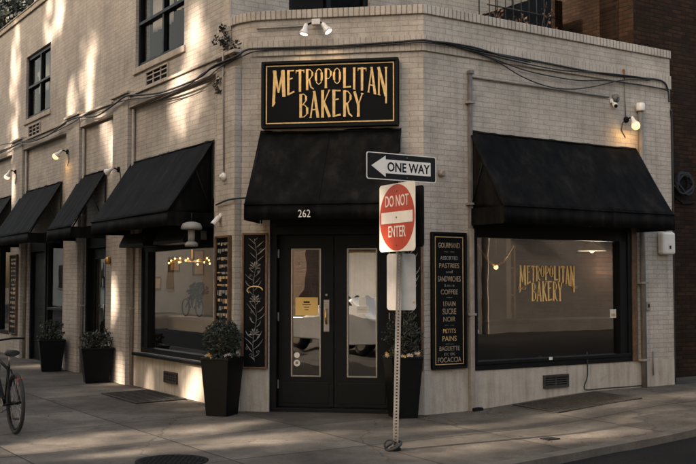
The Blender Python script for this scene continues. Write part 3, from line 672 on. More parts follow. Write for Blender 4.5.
# ---- vents and air-conditioner grilles (fixed in the wall)
def grille(pl, t0, t1, z0, z1, nx, nz, name, frame='stucco', o=.004):
    f = MB(); w = .022
    f.box(pl, t0, t1, z0, z0+w, .001, .03).box(pl, t0, t1, z1-w, z1, .001, .03).box(pl, t0, t0+w, z0+w, z1-w, .001, .03).box(pl, t1-w, t1, z0+w, z1-w, .001, .03)
    r_ = f.build(name, M[frame], bak, bevel=.003)
    MB().box(pl, t0+w, t1-w, z0+w, z1-w, .001, .006).build('shade_plate', M['dark'], r_)  # flat dark plate, stands for the shade behind the louvres
    g = MB()
    for i in range(1, nx): x = t0+(t1-t0)*i/nx; g.box(pl, x-.010, x+.010, z0+w, z1-w, .0065, .022)
    for i in range(1, nz): z = z0+(z1-z0)*i/nz; g.box(pl, t0+w, t1-w, z-.008, z+.008, .0065, .020)
    g.build('louvres', M[frame], r_)
grille(L, 2.36, 3.22, 4.585, 4.875, 3, 4, 'air_grille')
grille(L, 8.88, 9.68, 4.56, 4.875, 3, 4, 'air_grille')
grille(L, 1.94, 2.40, .17, .335, 6, 5, 'floor_vent', 'vent')
grille(R, 1.98, 2.44, .21, .385, 2, 6, 'floor_vent', 'vent')
# ------------------------------------------------------------------ awnings
def awning(pl, t0, t1, label, group, zt=3.535, out=.66, zf=2.55, zv=2.36, seed=0, numbers=False, sides=False):
    c = pl.pt((t0+t1)/2, zv, 0); root = thing('awning', label, 'awning', c, group)
    mb = MB(); nx, nz = 60, 18; rnd = random.Random(seed); s1, s2 = rnd.uniform(0, 9), rnd.uniform(0, 9)
    def S(i, j):
        t = t0+(t1-t0)*i/nx; f = j/nz
        sag = -.022*math.sin(PI*f)*(1-.5*math.cos(2*PI*i/nx*max(1, round((t1-t0)/1.0))))+.016*mnoise.noise(Vector((t*2.3+s1, f*2.2, s2)))+.014*mnoise.noise(Vector((t*7+s1, f*1.2, s2+4)))
        dl = Vector((0, 0, 1))*(zt+(zf-zt)*f+sag)
        p = pl.pt(t, 0, .012+out*f); return p+dl
    for i in range(nx):
        for j in range(nz): mb.face([S(i, j), S(i+1, j), S(i+1, j+1), S(i, j+1)], smooth=True)
    can = mb.build('canopy', M['fabric'], root)
    sd = can.modifiers.new('thick', 'SOLIDIFY'); sd.thickness = .006; sd.offset = -1
    # valance: front and returns, gently rippled lower edge
    v = MB(); n = 40
    def V(f, z): 
        t = t0+(t1-t0)*f; w = (.007*math.sin(f*(t1-t0)*9+s1)+.012*mnoise.noise(Vector((t*4, s1, s2))))*(1 if z < zf-.05 else 0)
        return pl.pt(t, z, .012+out+w)
    for i in range(n):
        a, b = i/n, (i+1)/n
        v.face([V(a, zf-.004), V(b, zf-.004), V(b, zv+.004*math.sin(b*17+s2)), V(a, zv+.004*math.sin(a*17+s2))], smooth=True)
    for t in (t0, t1):
        v.face([pl.pt(t, zf-.004, .03), pl.pt(t, zf-.004, out+.012), pl.pt(t, zv, out+.012), pl.pt(t, zv, .03)])
    vo = v.build('valance', M['fabric'], root); sd = vo.modifiers.new('thick', 'SOLIDIFY'); sd.thickness = .005
    p = MB(); p.tube([pl.pt(t0, zf, out+.018), pl.pt(t1, zf, out+.018)], .008, 8); p.build('piping', M['fabric'], root)
    k = max(1, round((t1-t0)/1.05))
    for q in range(1, k if numbers else 1):
        i = nx*q/k; MB().tube([S(i, j)+UZ*.004 for j in range(nz+1)], .004, 6).build('seam', M['fabric'], root)
    if sides:
        for t in (t0+.035, t1-.035):
            sp_ = MB(); N_ = 10
            for i in range(N_):
                for j in range(N_):
                    def SP(i, j):
                        f = i/N_; g_ = j/N_; ztp = zt-.02+(zf-zt)*f; zb = zf-.01; o_ = .03+(out-.03)*f
                        return pl.pt(t+.010*math.sin(f*7+g_*3+s1)*math.sin(PI*f)*math.sin(PI*g_), ztp+(zb-ztp)*g_, o_)
                    sp_.face([SP(i, j), SP(i+1, j), SP(i+1, j+1), SP(i, j+1)], smooth=True)
            so_ = sp_.build('side_cloth', M['fabric'], root); sd = so_.modifiers.new('thick', 'SOLIDIFY'); sd.thickness = .004
    fm = MB()
    for q, t in enumerate((t0+.02, t1-.02)):
        fm.tube([pl.pt(t, zf-.02, .03), pl.pt(t, zf-.02, out)], .012, 6)
        fm.tube([pl.pt(t, zt-.04, .03), pl.pt(t, zf-.01, out-.02)], .012, 6)
        fm.tube([pl.pt(t, zf-.02, .03), pl.pt(t, zt-.40, out*.42)], .010, 6)
        fm.tube([pl.pt(t, zt-.02, .03), pl.pt(t, zv, .03)], .012, 6)
    fm.tube([pl.pt(t0+.02, zf-.03, out-.01), pl.pt(t1-.02, zf-.03, out-.01)], .012, 6)
    fm.tube([pl.pt(t0+.02, zt-.02, .03), pl.pt(t1-.02, zt-.02, .03)], .012, 6)
    fm.build('frame', M['black_metal'], root)
    if numbers:
        t = text_obj('house_number', '262', M['sign_white'], root, pl.pt(.985, 2.385, out+.022), pl.D(), UZ, .128, .80, .003)
        t['label'] = 'house number 262'
    return root
G_AW = 'black canvas awnings on the side street'
awning(R, .71, 3.86, 'wide black canvas awning above the shop window lettered in gold on the right wall', None, zt=3.56, zf=2.56, zv=2.34, seed=1, sides=True)
awning(Cc, .25, 2.05, 'black canvas awning over the corner doors with number 262 on its valance', None, out=.78, zf=2.545, zv=2.36, seed=2, numbers=True, sides=True)
awning(L, .78, 3.77, 'widest of the black canvas awnings on the left wall, next to the corner', G_AW, out=.66, seed=3, sides=True)
awning(L, 4.94, 6.27, 'narrow black canvas awning above the side door behind the bright cone lamp', G_AW, out=.60, seed=4)
awning(L, 7.37, 9.98, 'black canvas awning behind the lit yellow wall bulb on the left wall', G_AW, out=.62, seed=5)
awning(L, 10.89, 13.4, 'black canvas awning cut off by the left edge of the picture', G_AW, out=.62, seed=6)
# hoods hanging under the side awning
HT = lambda px: L.hit(px, 242, .38)[0]
for k, (t0, t1, lb) in enumerate(((HT(143), HT(119), 'small black metal hood under the side awning, the one at the pilaster'), (HT(183), HT(153), 'long black metal hood hanging under the middle of the side awning'))):
    r_ = thing('heater_hood', lb, 'heater hood', L.pt((t0+t1)/2, 2.3, .2), 'black hoods under the side awning')
    h = MB(); z1 = 2.35
    sec = [(.12, z1), (.30, z1), (.38, z1-.16), (.38, z1-.20), (.12, z1-.20)]
    P0 = [L.pt(t0, z, o) for o, z in sec]; h.poly(P0, L.D()*(t1-t0)); h.build('hood', M['black_metal'], r_, bevel=.006)
    b_ = MB(); b_.box(L, t0+.08, t0+.11, z1-.15, z1-.03, .0, .12).box(L, t1-.11, t1-.08, z1-.15, z1-.03, .0, .12); b_.build('bracket', M['silver'], r_)
# ------------------------------------------------------------------ main sign
sg = thing('shop_sign', 'large black METROPOLITAN BAKERY sign with gold letters above the corner awning', 'sign', Cc.pt(1.15, 3.56, 0))
s0, s1, z0, z1 = .285, 2.02, 3.56, 4.41
MB().box(Cc, s0+.03, s1-.03, z0+.03, z1-.03, .002, .085).build('sign_panel', M['board'], sg)
f = MB(); f.box(Cc, s0, s1, z0, z0+.035, .002, .115).box(Cc, s0, s1, z1-.035, z1, .002, .115).box(Cc, s0, s0+.035, z0+.035, z1-.035, .002, .115).box(Cc, s1-.035, s1, z0+.035, z1-.035, .002, .115)
f.build('sign_frame', M['black_metal'], sg, bevel=.006)
f = MB(); a, b, c, d, w = s0+.052, s1-.052, z0+.055, z1-.052, .014
f.box(Cc, a, b, c, c+w, .086, .089).box(Cc, a, b, d-w, d, .086, .089).box(Cc, a, a+w, c+w, d-w, .086, .089).box(Cc, b-w, b, c+w, d-w, .086, .089); f.build('gold_border', M['gold'], sg)
lm = MB(); mid = (s0+s1)/2; H = .64
zt = 4.29
lettering(lm, 'METROPOLITAN', s0+.125, s1-.125, lambda x: zt+.01*(1-((x-mid)/.75)**2), lambda x: zt-.385+.150*(1-((x-mid)/.72)**2), lambda x, y, dd: Cc.pt(x, y, .086+dd))
lettering(lm, 'BAKERY', mid-.40, mid+.44, lambda x: zt-.325+.065*(1-((x-mid)/.45)**2), lambda x: zt-.605, lambda x, y, dd: Cc.pt(x, y, .086+dd))
lm.build('sign_lettering', M['gold'], sg, weld=False)
# gold lettering on the shop window glass
gl = thing('window_lettering', 'gold METROPOLITAN BAKERY lettering on the glass of the right shop window', 'window lettering', R.pt(2.15, 1.4, -.05))
lm = MB(); x0, x1 = 1.63, 2.66; mid = (x0+x1)/2; zt = 1.845; og = -.066
lettering(lm, 'METROPOLITAN', x0, x1, lambda x: zt, lambda x: zt-.305+.115*(1-((x-mid)/.5)**2), lambda x, y, dd: R.pt(x, y, og+dd))
lettering(lm, 'BAKERY', mid-.30, mid+.28, lambda x: zt-.24+.035*(1-((x-mid)/.33)**2), lambda x: zt-.475, lambda x, y, dd: R.pt(x, y, og+dd))
lm.build('large_letters', M['gold'], gl, weld=False)
text_obj('small_letters', 'SINCE', M['dullgold'], gl, R.pt(1.68, 1.525, og+.004), R.D(), UZ, .055, 1)
text_obj('small_letters', '1993', M['dullgold'], gl, R.pt(2.66, 1.535, og+.004), R.D(), UZ, .055, 1)
# ------------------------------------------------------------------ boards
def board(pl, t0, t1, z0, z1, label, rdir, o0=.002, frame='wood', fw=.025, cat='menu board', group=None):
    r_ = thing('menu_board', label, cat, pl.pt((t0+t1)/2, z0, o0), group)
    MB().box(pl, t0+.01, t1-.01, z0+.01, z1-.01, o0, o0+.03).build('panel', M['board'], r_)
    f = MB(); f.box(pl, t0, t1, z0, z0+fw, o0, o0+.05).box(pl, t0, t1, z1-fw, z1, o0, o0+.05).box(pl, t0, t0+fw, z0+fw, z1-fw, o0, o0+.05).box(pl, t1-fw, t1, z0+fw, z1-fw, o0, o0+.05)
    f.build('frame', M[frame], r_, bevel=.005)
    return r_
b1 = board(R, .095, .645, .545, 2.245, 'tall black menu board with gold border and hand lettered bread list on the right wall', 1, frame='black_metal', cat='menu board')
f = MB(); a, b, c, d, w = .145, .595, .60, 2.19, .010
f.box(R, a, b, c, c+w, .0325, .0350).box(R, a, b, d-w, d, .0325, .0350).box(R, a, a+w, c+w, d-w, .0325, .0350).box(R, b-w, b, c+w, d-w, .0325, .0350); f.build('gold_border', M['dullgold'], b1)
rows = [('GOURMAND', 2.06, .090, .80, 'cream_ink', .43), ('~ ~', 1.99, .05, 1, 'cream_ink', .2), ('ASSORTED', 1.895, .065, .8, 'chalk', .36), ('PASTRIES', 1.785, .085, .75, 'cream_ink', .40), ('and', 1.715, .05, 1, 'chalk', .13),
        ('SANDWICHES', 1.60, .095, .7, 'cream_ink', .45), ('& more', 1.53, .05, 1, 'chalk', .2), ('COFFEE', 1.425, .085, .8, 'cream_ink', .34), ('~', 1.365, .06, 1, 'chalk', .12), ('LEVAIN', 1.265, .085, .7, 'cream_ink', .24), ('SUCRE', 1.155, .10, .7, 'cream_ink', .27),
        ('NOIR', 1.055, .085, .8, 'cream_ink', .24), ('~ ~', .99, .05, 1, 'chalk', .18), ('PETITS', .90, .075, .7, 'dullgold', .25), ('PAINS', .79, .09, .7, 'dullgold', .28), ('~', .735, .05, 1, 'chalk', .15)]
rows2 = [('BAGUETTE', .0, .08, .7, 'cream_ink', .40), ('ETC  ETC', -.065, .045, .8, 'chalk', .22), ('FOCACCIA', -.155, .085, .8, 'cream_ink', .46)]
allr = [(s, .70+(z-.735)*1.0*(1.36/1.36)+.16*(z-.735)/1.3*0, h, m_, wd) for s, z, h, _, m_, wd in rows]
# compress the list into the height of the board
zz0, zz1 = .63, 2.10
seq = rows+[(s, .66+z, h, x, m_, wd) for s, z, h, x, m_, wd in rows2]
zlo, zhi = .66-.155, 2.06
for s, z, h, _, m_, wd in seq:
    zc = zz0+(z-zlo)/(zhi-zlo)*(2.05-zz0)
    o = text_obj('board_lettering', s, M[m_], b1, R.pt(.37, zc, .0325), R.D(), UZ, h*1.02, 1, .002)
    # fit the width
    xs = [v.co.dot(R.D()) for v in o.data.vertices]; mid_ = (max(xs)+min(xs))/2; k = wd*.80/(max(xs)-min(xs)) if max(xs) > min(xs) else 1
    for v in o.data.vertices: v.co += R.D()*((v.co.dot(R.D())-mid_)*(k-1)+((R.pt(.37, 0, 0)-WL(b1)).dot(R.D())-mid_))
def vine(pl, tc, z0, z1, o, amp, seed, rows_=4):
    rnd = random.Random(seed); mb = MB(); n = 60
    st = [pl.pt(tc+amp*.25*math.sin(i*.22+seed), z0+(z1-z0)*i/n, o) for i in range(n+1)]
    mb.tube(st, .003, 5)
    K = 34
    for k in range(K):
        f = (k+.5)/K; zc = z0+(z1-z0)*f; side = 1 if k % 2 else -1
        bl_ = abs(math.sin(f*rows_*PI)); l = amp*(.45+.95*bl_)*rnd.uniform(.75, 1.15)
        tx = tc+amp*.25*math.sin(f*n*.22+seed); rise = l*rnd.uniform(.7, 1.3); cv = rnd.uniform(-.02, .02)
        pts = [pl.pt(tx+side*(l*g_+cv*math.sin(g_*3)), zc+rise*g_**1.4, o) for g_ in (0, .25, .5, .75, 1)]
        wd = rnd.uniform(.6, 1.3); mb.tube(pts, [.0015, .004*wd, .006*wd, .004*wd, .001], 5)
        if rnd.random() < .35:
            cx, cz = tx-side*l*.6, zc+.01; rr_ = rnd.uniform(.012, .03)
            mb.tube([pl.pt(cx+rr_*(1-q_/16)*math.cos(q_*.6), cz+rr_*(1-q_/16)*math.sin(q_*.6), o) for q_ in range(14)], .0025, 4)
    for q in range(3):
        zc = z0+(z1-z0)*(.22+.27*q); 
        for j in range(7):
            a_ = j*PI/6; mb.tube([pl.pt(tc+.012*math.cos(a_), zc+.012*math.sin(a_), o), pl.pt(tc+.055*math.cos(a_), zc+.07*math.sin(a_), o), pl.pt(tc+.075*math.cos(a_), zc+.085*math.sin(a_), o)], [.002, .008, .001], 5)
    return mb
b2 = board(Cc, .025, .352, .535, 2.245, 'black chalkboard with a pale floral vine drawing left of the corner doors', 1, cat='chalkboard', group='floral chalkboards beside the doors')
vine(Cc, .19, .62, 2.17, .034, .085, 3, 4).build('vine_drawing', M['chalk'], b2)
mb = MB(); mb.tube([Cc.pt(.19+.10*math.cos(f), 1.52+.05*math.sin(f), .035) for f in [i*.35 for i in range(12)]], .008, 5); mb.build('ribbon_drawing', M['gold'], b2)
b3 = board(Cc, 1.995, 2.312, .535, 2.255, 'black chalkboard in a brown frame right of the doors, half hidden behind the sign post', 1, cat='chalkboard', group='floral chalkboards beside the doors')
vine(Cc, 2.15, .62, 2.17, .034, .085, 5, 4).build('vine_drawing', M['chalk'], b3)
def picture_board(t0, t1, z0, z1, lb, seed, o0):
    b = board(L, t0, t1, z0, z1, lb, -1, o0=o0, group='narrow framed boards on the side pilasters')
    rnd = random.Random(seed); inks = MB(); tans = MB(); z = z1-.09
    while z > z0+.10:
        h = rnd.uniform(.03, .075); tt = t0+.06
        while tt < t1-.08:
            w = rnd.uniform(.02, .09); e = min(tt+w, t1-.05)
            (tans if rnd.random() < .35 else inks).box(L, tt, e, z-h*rnd.uniform(.5, 1), z, o0+.0305, o0+.033)
            tt = e+rnd.uniform(.008, .03)
        z -= h+rnd.uniform(.02, .05)
    inks.build('small_print', M['chalk'], b); tans.build('pictures', M['dullgold'], b)
picture_board(.06, .46, .60, 2.22, 'narrow brown framed board of small pictures on the pilaster by the corner', 4, .102)
picture_board(9.98, 10.50, .55, 2.22, 'brown framed board with faded rows on the pilaster near the left edge', 9, .102)
# ------------------------------------------------------------------ pipes and conduits
def pipe(name, lb, cat, pts, r, m, group=None, extra=None, n=10):
    r_ = thing(name, lb, cat, pts[-1], group)
    MB().tube(pts, r, n).build('pipe', M[m], r_)
    if extra: extra(r_)
    return r_
def straps(pl, t, o, zs, r, m='pipe'):
    def fn(root):
        for z in zs: MB().box(pl, t-r*1.7, t+r*1.7, z, z+.03, .001, o+r*1.1).build('strap', M[m], root, bevel=.003)
    return fn
r_ = thing('downpipe', 'square cream downpipe between the menu board and the right shop window', 'pipe', R.pt(.72, .0, .05))
MB().box(R, .700, .745, 2.30, 4.30, .012, .06).build('upper_pipe', M['grey_pipe'], r_, bevel=.006)
MB().box(R, .690, .752, -.02, 2.30, .012, .07).build('lower_pipe', M['pipe'], r_, bevel=.006)
MB().box(R, .690, .760, 4.28, 4.33, .008, .08).build('head', M['grey_pipe'], r_, bevel=.006)
MB().box(R, .70, .85, -.02, .045, .03, .11).build('shoe', M['iron'], r_, bevel=.006)
for z in (1.2, 2.6, 3.9): MB().box(R, .665, .775, z, z+.03, .001, .08).build('strap', M['pipe'], r_, bevel=.003)
def cap(root):
    MB().lathe(R.pt(3.91, 4.10, .06), [(.060, 0), (.066, .02), (.066, .10), (.05, .12)], UZ, 16).build('cap', M['white_paint'], root)
    straps(R, 3.91, .06, (.5, 1.6, 3.0), .045)(root)
pipe('standpipe', 'thick grey standpipe with white cap beside the right awning', 'pipe', [R.pt(3.91, 4.12, .06), R.pt(3.91, .11, .06)], .040, 'grey_pipe', extra=cap)
pipe('conduit', 'thin conduit running level from the downpipe head to the camera on the right wall', 'conduit', [R.pt(.74, 4.25, .02), R.pt(3.30, 4.25, .02)], .012, 'grey_pipe', 'thin conduits')
pipe('conduit', 'thin vertical conduit on the pilaster at the corner, ending at a round camera', 'conduit', [L.pt(.30, 5.4, .02), L.pt(.30, 4.66, .02), L.pt(.30, 4.6, .125), L.pt(.28, 3.05, .112)], .011, 'pipe', 'thin conduits')
for t, lb in ((3.68, 'cream pipe running down the near side of the pilaster left of the big side window'), (6.08, 'cream pipe on the wall right of the pilaster that carries the lit bulb'), (9.74, 'cream pipe beside the dark solid door near the left edge')):
    pipe('wall_pipe', lb, 'pipe', [L.pt(t, 4.36, .035), L.pt(t, .02, .035)], .028, 'pipe', 'vertical pipes on the side wall', extra=straps(L, t, .035, (1.2, 2.8), .028))
pipe('conduit', 'thin conduit running level under the coping to the twin floodlight', 'conduit', [Cc.pt(.2, 4.855, .02), Cc.pt(.84, 4.865, .02)], .010, 'grey_pipe', 'thin conduits')
pipe('conduit', 'short vertical wire above the lit lamp on the right wall', 'conduit', [R.pt(3.62, 4.50, .02), R.pt(3.64, 3.98, .02)], .008, 'grey_pipe', 'thin conduits')
pipe('conduit', 'thin dark conduit stub at the foot of the right end of the building', 'conduit', [R.pt(4.15, .62, .02), R.pt(4.15, .28, .02)], .010, 'grey_pipe', 'thin conduits')
# cables
def cable(pts, r, lb, group='black cables strung along the ledge'):
    P = []
    for i in range(len(pts)-1):
        p0 = pts[max(0, i-1)]; p1 = pts[i]; p2 = pts[i+1]; p3 = pts[min(len(pts)-1, i+2)]
        for k in range(6):
            t = k/6; P.append(.5*((2*p1)+(p2-p0)*t+(2*p0-5*p1+4*p2-p3)*t*t+(3*p1-p0-3*p2+p3)*t**3))
    P.append(pts[-1]); o = MB().tube(P, r, 7).build('cable', M['cable'], loc=pts[0]); return tag(o, lb, 'cable', group)
Lp = lambda px, py, o=.15: L.pt(*L.hit(px, py, o), o)
Cp = lambda px, py, o=.05: Cc.pt(*Cc.hit(px, py, o), o)
Rp = lambda px, py, o=.05: R.pt(*R.hit(px, py, o), o)
cable([Lp(-20, 158), Lp(0, 153), Lp(20, 143), Lp(33, 141), Lp(50, 134), Lp(66, 122), Lp(80, 117), Lp(96, 116), Lp(112, 106), Lp(126, 96), Lp(140, 95), Lp(158, 93), Lp(180, 86), Lp(200, 77), Lp(214, 66), Cp(236, 56.5, .09), Cp(246, 50.0), Cp(262, 48.4), Cp(330, 46.2), Cp(395, 42), Cp(421, 40, .06), Rp(430, 41, .07), Rp(460, 46), Rp(484, 51.5), Rp(541, 62), Rp(579, 69.5), Rp(612, 75), Rp(643, 78), Rp(662, 81), Rp(668, 90), Rp(669, 102)], .0145, 'thickest black cable, wrapping all three walls along the brick ledge')
cable([Lp(-20, 150), Lp(10, 143), Lp(40, 138), Lp(70, 124), Lp(90, 112), Lp(126, 100), Lp(150, 97), Lp(185, 87), Lp(205, 72), Cp(238, 58, .1), Cp(262, 50.5), Cp(330, 47.6), Cp(395, 44), Cp(421, 42, .07), Rp(430, 43, .08), Rp(460, 48), Rp(494, 59), Rp(528, 71), Rp(575, 80), Rp(612, 81), Rp(663, 89), Rp(669, 96)], .0085, 'thinner black cable following just under the thickest one')
cable([Rp(455, 46, .06), Rp(490, 57.6, .06), Rp(521, 76, .07), Rp(548, 86.4, .07), Rp(572, 89, .07), Rp(596, 86, .06), Rp(623, 80, .06), Rp(650, 80, .06)], .008, 'thin black cable sagging lowest across the right wall')
cable([Rp(470, 50, .07), Rp(510, 60, .07), Rp(560, 70, .08), Rp(600, 72.5, .08), Rp(640, 77, .07)], .009, 'thin black cable just above the thickest one on the right wall')
cable([Rp(430, 41, .1), Rp(450, 43, .1), Rp(475, 47.5, .1), Rp(500, 55, .09), Rp(530, 62.0, .08)], .012, 'short doubled cable bunched where the corner meets the right wall')
cable([Lp(150, 103, .13), Lp(180, 90, .14), Lp(205, 79, .14), Lp(222, 66, .14), Cp(250, 53, .07)], .007, 'thin cable crossing below the others at the left corner')
cable([Lp(216, 205, .13), Lp(226, 200.5, .14), Cp(236, 198.5, .12), Cp(252, 197.5, .3)], .012, 'short black cable from the bullet camera to the corner awning', None)
cable([Rp(587, 352, .02), Rp(587.5, 375, .02), R.pt(2.74, .20, .02), R.pt(2.74, .155, .07), R.pt(3.1, .155, .06), R.pt(3.5, .15, .05), R.pt(3.86, .15, .05)], .009, 'thin hose running down below the right window and along the wall foot', None)
cable([R.pt(RE-.02, 4.2, .03), R.pt(RE+.03, 3.9, .0), R.pt(RE+.03, 3.0, 0), R.pt(RE+.03, 1.2, -.02), R.pt(RE+.03, .15, -.02)], .016, 'black cable dropping down the right end of the painted wall', None)
# ------------------------------------------------------------------ wall lamps
def flood(pl, t, z, label, aim, lit, o=.0, group='wall lamps', hook=True):
    r_ = thing('wall_lamp', label, 'wall lamp', pl.pt(t, z, o), group)
    MB().lathe(pl.pt(t, z, o+.001), [(.045, 0), (.045, .025), (.02, .035)], pl.N(), 14).build('wall_plate', M['iron'], r_)
    h = pl.pt(t, z, o+.13)
    MB().tube([pl.pt(t, z, o+.03), pl.pt(t, z+.02, o+.08), h], .012, 7).build('arm', M['iron'], r_)
    a = (pl.D()*aim[0]+UZ*aim[1]+pl.N()*aim[2]).normalized()
    MB().lathe(h, [(.018, -.03), (.026, .0), (.030, .05), (.058, .10), (.060, .115)], a, 18).build('shade', M['white_paint'], r_)
    MB().lathe(h+a*.108, [(.054, 0), (.060, .03), (.045, .065), (.002, .08)] if lit else [(.054, 0), (.050, .012), (.030, .022), (.002, .026)], a, 18).build('lens', M['bulb' if lit == 2 else 'bulb_dim' if lit == 1 else 'lamp_off'], r_)
    if hook:
        MB().tube([pl.pt(t, z, o+.01), pl.pt(t-.08, z-.05, o+.012), pl.pt(t-.10, z-.16, o+.012), pl.pt(t-.02, z-.26, o+.012)], .006, 6).build('wire', M['cable'], r_)
    if lit == 2:
        l = bpy.data.lights.new('lamp_light', 'SPOT'); l.energy = 10; l.color = (1, .6, .22); l.spot_size = 2.6; l.spot_blend = .8; l.shadow_soft_size = .05
        lo = bpy.data.objects.new('lamp_light', l); COL.objects.link(lo); lo.parent = r_; lo.location = h+a*.15-WL(r_); lo.rotation_euler = (pl.N()*.6+UZ*.25).to_track_quat('Z', 'Y').to_euler()
flood(L, 6.78, 4.02, 'lit yellow bulb lamp on the pilaster above the side awnings', (.35, -.6, .5), 2, .10)
flood(L, 10.3, 3.98, 'faintly lit lamp on the farthest pilaster near the left edge', (.3, -.8, .3), 1, .10)
flood(L, 4.12, 3.44, 'white cone lamp, unlit, between the two nearest side awnings', (.8, -.45, .4), 0, .10)
flood(R, 3.66, 3.96, 'small lit lamp beside the capped standpipe on the right wall', (-.1, -.8, .5), 2, 0)
tw = thing('twin_floodlight', 'double floodlight with two cone heads above the main sign', 'floodlight', Cc.pt(.985, 4.9, 0))
MB().box(Cc, .93, 1.04, 4.86, 4.93, .03, .12).build('junction_box', M['white_paint'], tw, bevel=.006)
for s, t in ((-1, .93), (1, 1.04)):
    p0 = Cc.pt(t, 4.89, .09); p1 = Cc.pt(t+s*.055, 4.83, .20)
    MB().tube([p0, p1], .013, 7).build('arm', M['iron'], tw)
    a = (Cc.D()*s*.25-UZ*.55+Cc.N()*.10 + Cc.D()*.15).normalized()
    MB().lathe(p1, [(.018, -.02), (.028, .0), (.032, .05), (.060, .105), (.062, .12)], a, 18).build('lamp_head', M['white_paint'], tw)
    MB().lathe(p1+a*.112, [(.056, 0), (.05, .01), (.02, .018)], a, 18).build('lens', M['lamp_glass'], tw)
    l = bpy.data.lights.new('lamp_light', 'SPOT'); l.energy = 1.6; l.color = (1, .72, .42); l.spot_size = 1.9; l.spot_blend = .8; l.shadow_soft_size = .05
    lo = bpy.data.objects.new('lamp_light', l); COL.objects.link(lo); lo.parent = tw; lo.location = p1+a*.15-WL(tw); lo.rotation_euler = ((UZ*.9+Cc.N()*.12)).to_track_quat('Z', 'Y').to_euler()
sc = thing('brass_sconce', 'small brass wall light beside the side door', 'wall lamp', L.pt(4.62, 1.98, .0))
MB().box(L, 4.58, 4.68, 1.90, 2.06, .001, .03).build('back_plate', M['wood'], sc, bevel=.006)
MB().lathe(L.pt(4.63, 1.92, .09), [(.03, 0), (.05, .03), (.05, .10), (.02, .13)], UZ, 14).build('shade', M['brass'], sc)
MB().tube([L.pt(4.63, 1.98, .02), L.pt(4.63, 1.98, .09)], .012, 6).build('arm', M['brass'], sc)
# ------------------------------------------------------------------ cameras, boxes
def bullet(pl, t, z, o, label, d):
    r_ = thing('security_camera', label, 'security camera', pl.pt(t, z, o), None)
    MB().lathe(pl.pt(t, z+.06, o+.001), [(.035, 0), (.035, .02), (.015, .03)], pl.N(), 14).build('base', M['white_paint'], r_)
    MB().tube([pl.pt(t, z+.06, o+.02), pl.pt(t, z, o+.07)], .012, 7).build('bracket', M['white_paint'], r_)
    a = (pl.D()*d[0]+UZ*d[1]+pl.N()*d[2]).normalized(); c = pl.pt(t, z, o+.07)
    MB().lathe(c, [(.02, -.07), (.034, -.06), (.036, .07), (.030, .085)], a, 16).build('housing', M['white_paint'], r_)
    MB().lathe(c+a*.078, [(.027, 0), (.027, .012), (.010, .014)], a, 16).build('lens', M['sign_black'], r_)
bullet(L, .38, 2.42, .10, 'white bullet camera on the corner pilaster under the end of the side awning', (-.2, -.6, .6))
bullet(R, 3.36, 4.14, .0, 'white camera with black lens on the right wall above the awning', (-.5, -.35, .7))
r_ = thing('security_camera', 'round white dome camera at the foot of the thin conduit on the corner pilaster', 'security camera', L.pt(.27, 2.98, .1))
MB().lathe(L.pt(.27, 2.98, .102), [(.05, 0), (.052, .03), (.042, .05)], L.N(), 18).build('base', M['white_paint'], r_)
MB().lathe(L.pt(.27, 2.98, .150), [(.034, 0), (.028, .02), (.012, .03)], L.N(), 18).build('lens', M['white_paint'], r_)
MB().lathe(L.pt(.33, 2.99, .103), [(.012, 0), (.012, .05)], L.N(), 12).build('sensor', M['sign_black'], r_)
r_ = thing('junction_box', 'corroded round junction fitting left of the white camera on the right wall', 'junction box', R.pt(3.42, 4.26, 0))
MB().lathe(R.pt(3.44, 4.25, .001), [(.06, 0), (.062, .04), (.04, .06)], R.N(), 12).build('box', M['grey_pipe'], r_)
MB().tube([R.pt(3.44, 4.25, .06), R.pt(3.40, 4.20, .08), R.pt(3.37, 4.19, .03)], .010, 6).build('wire', M['cable'], r_)
r_ = thing('meter_box', 'pale rounded utility box with a small label, at the right end of the building', 'utility box', R.pt(4.43, 2.0, 0))
MB().box(R, 4.29, 4.57, 2.03, 2.36, .002, .12).build('cover', M['white_paint'], r_, bevel=.035)
MB().box(R, 4.40, 4.50, 2.09, 2.18, .121, .123).build('label', M['paper'], r_)
MB().box(R, 4.42, 4.46, 2.11, 2.16, .1235, .125).build('symbol', M['sign_black'], r_)
MB().tube([R.pt(4.43, 2.36, .05), R.pt(4.43, 2.5, .04)], .02, 8).build('conduit_stub', M['pipe'], r_)
r_ = thing('vent_outlet', 'small round cream cap on the right wall, just right of the ONE WAY sign', 'wall cap', R.pt(.28, 3.10, 0))
MB().lathe(R.pt(.26, 2.98, .001), [(.045, 0), (.045, .05), (.03, .07)], R.N(), 14).build('cap', M['pipe'], r_)
r_ = thing('switch_box', 'small switch box with a dark button low beside the standpipe', 'switch box', R.pt(4.05, 1.25, 0))
MB().box(R, 4.02, 4.10, 1.22, 1.34, .001, .03).build('cover', M['pipe'], r_, bevel=.005)
MB().box(R, 4.045, 4.075, 1.26, 1.31, .031, .036).build('button', M['sign_black'], r_)
r_ = thing('anchor_plate', 'small rusty iron plate on the parapet above the lit lamp of the right wall', 'anchor plate', R.pt(3.62, 4.62, .03))
MB().lathe(R.pt(3.60, 4.66, .028), [(.001, 0), (.028, .002), (.022, .012), (.004, .018)], R.N(), 12).build('plate', M['rust'], r_)
MB().tube([R.pt(3.60, 4.66, .036), R.pt(3.605, 4.60, .034), R.pt(3.61, 4.53, .031)], [.018, .012, .005], 8).build('hook', M['rust'], r_)
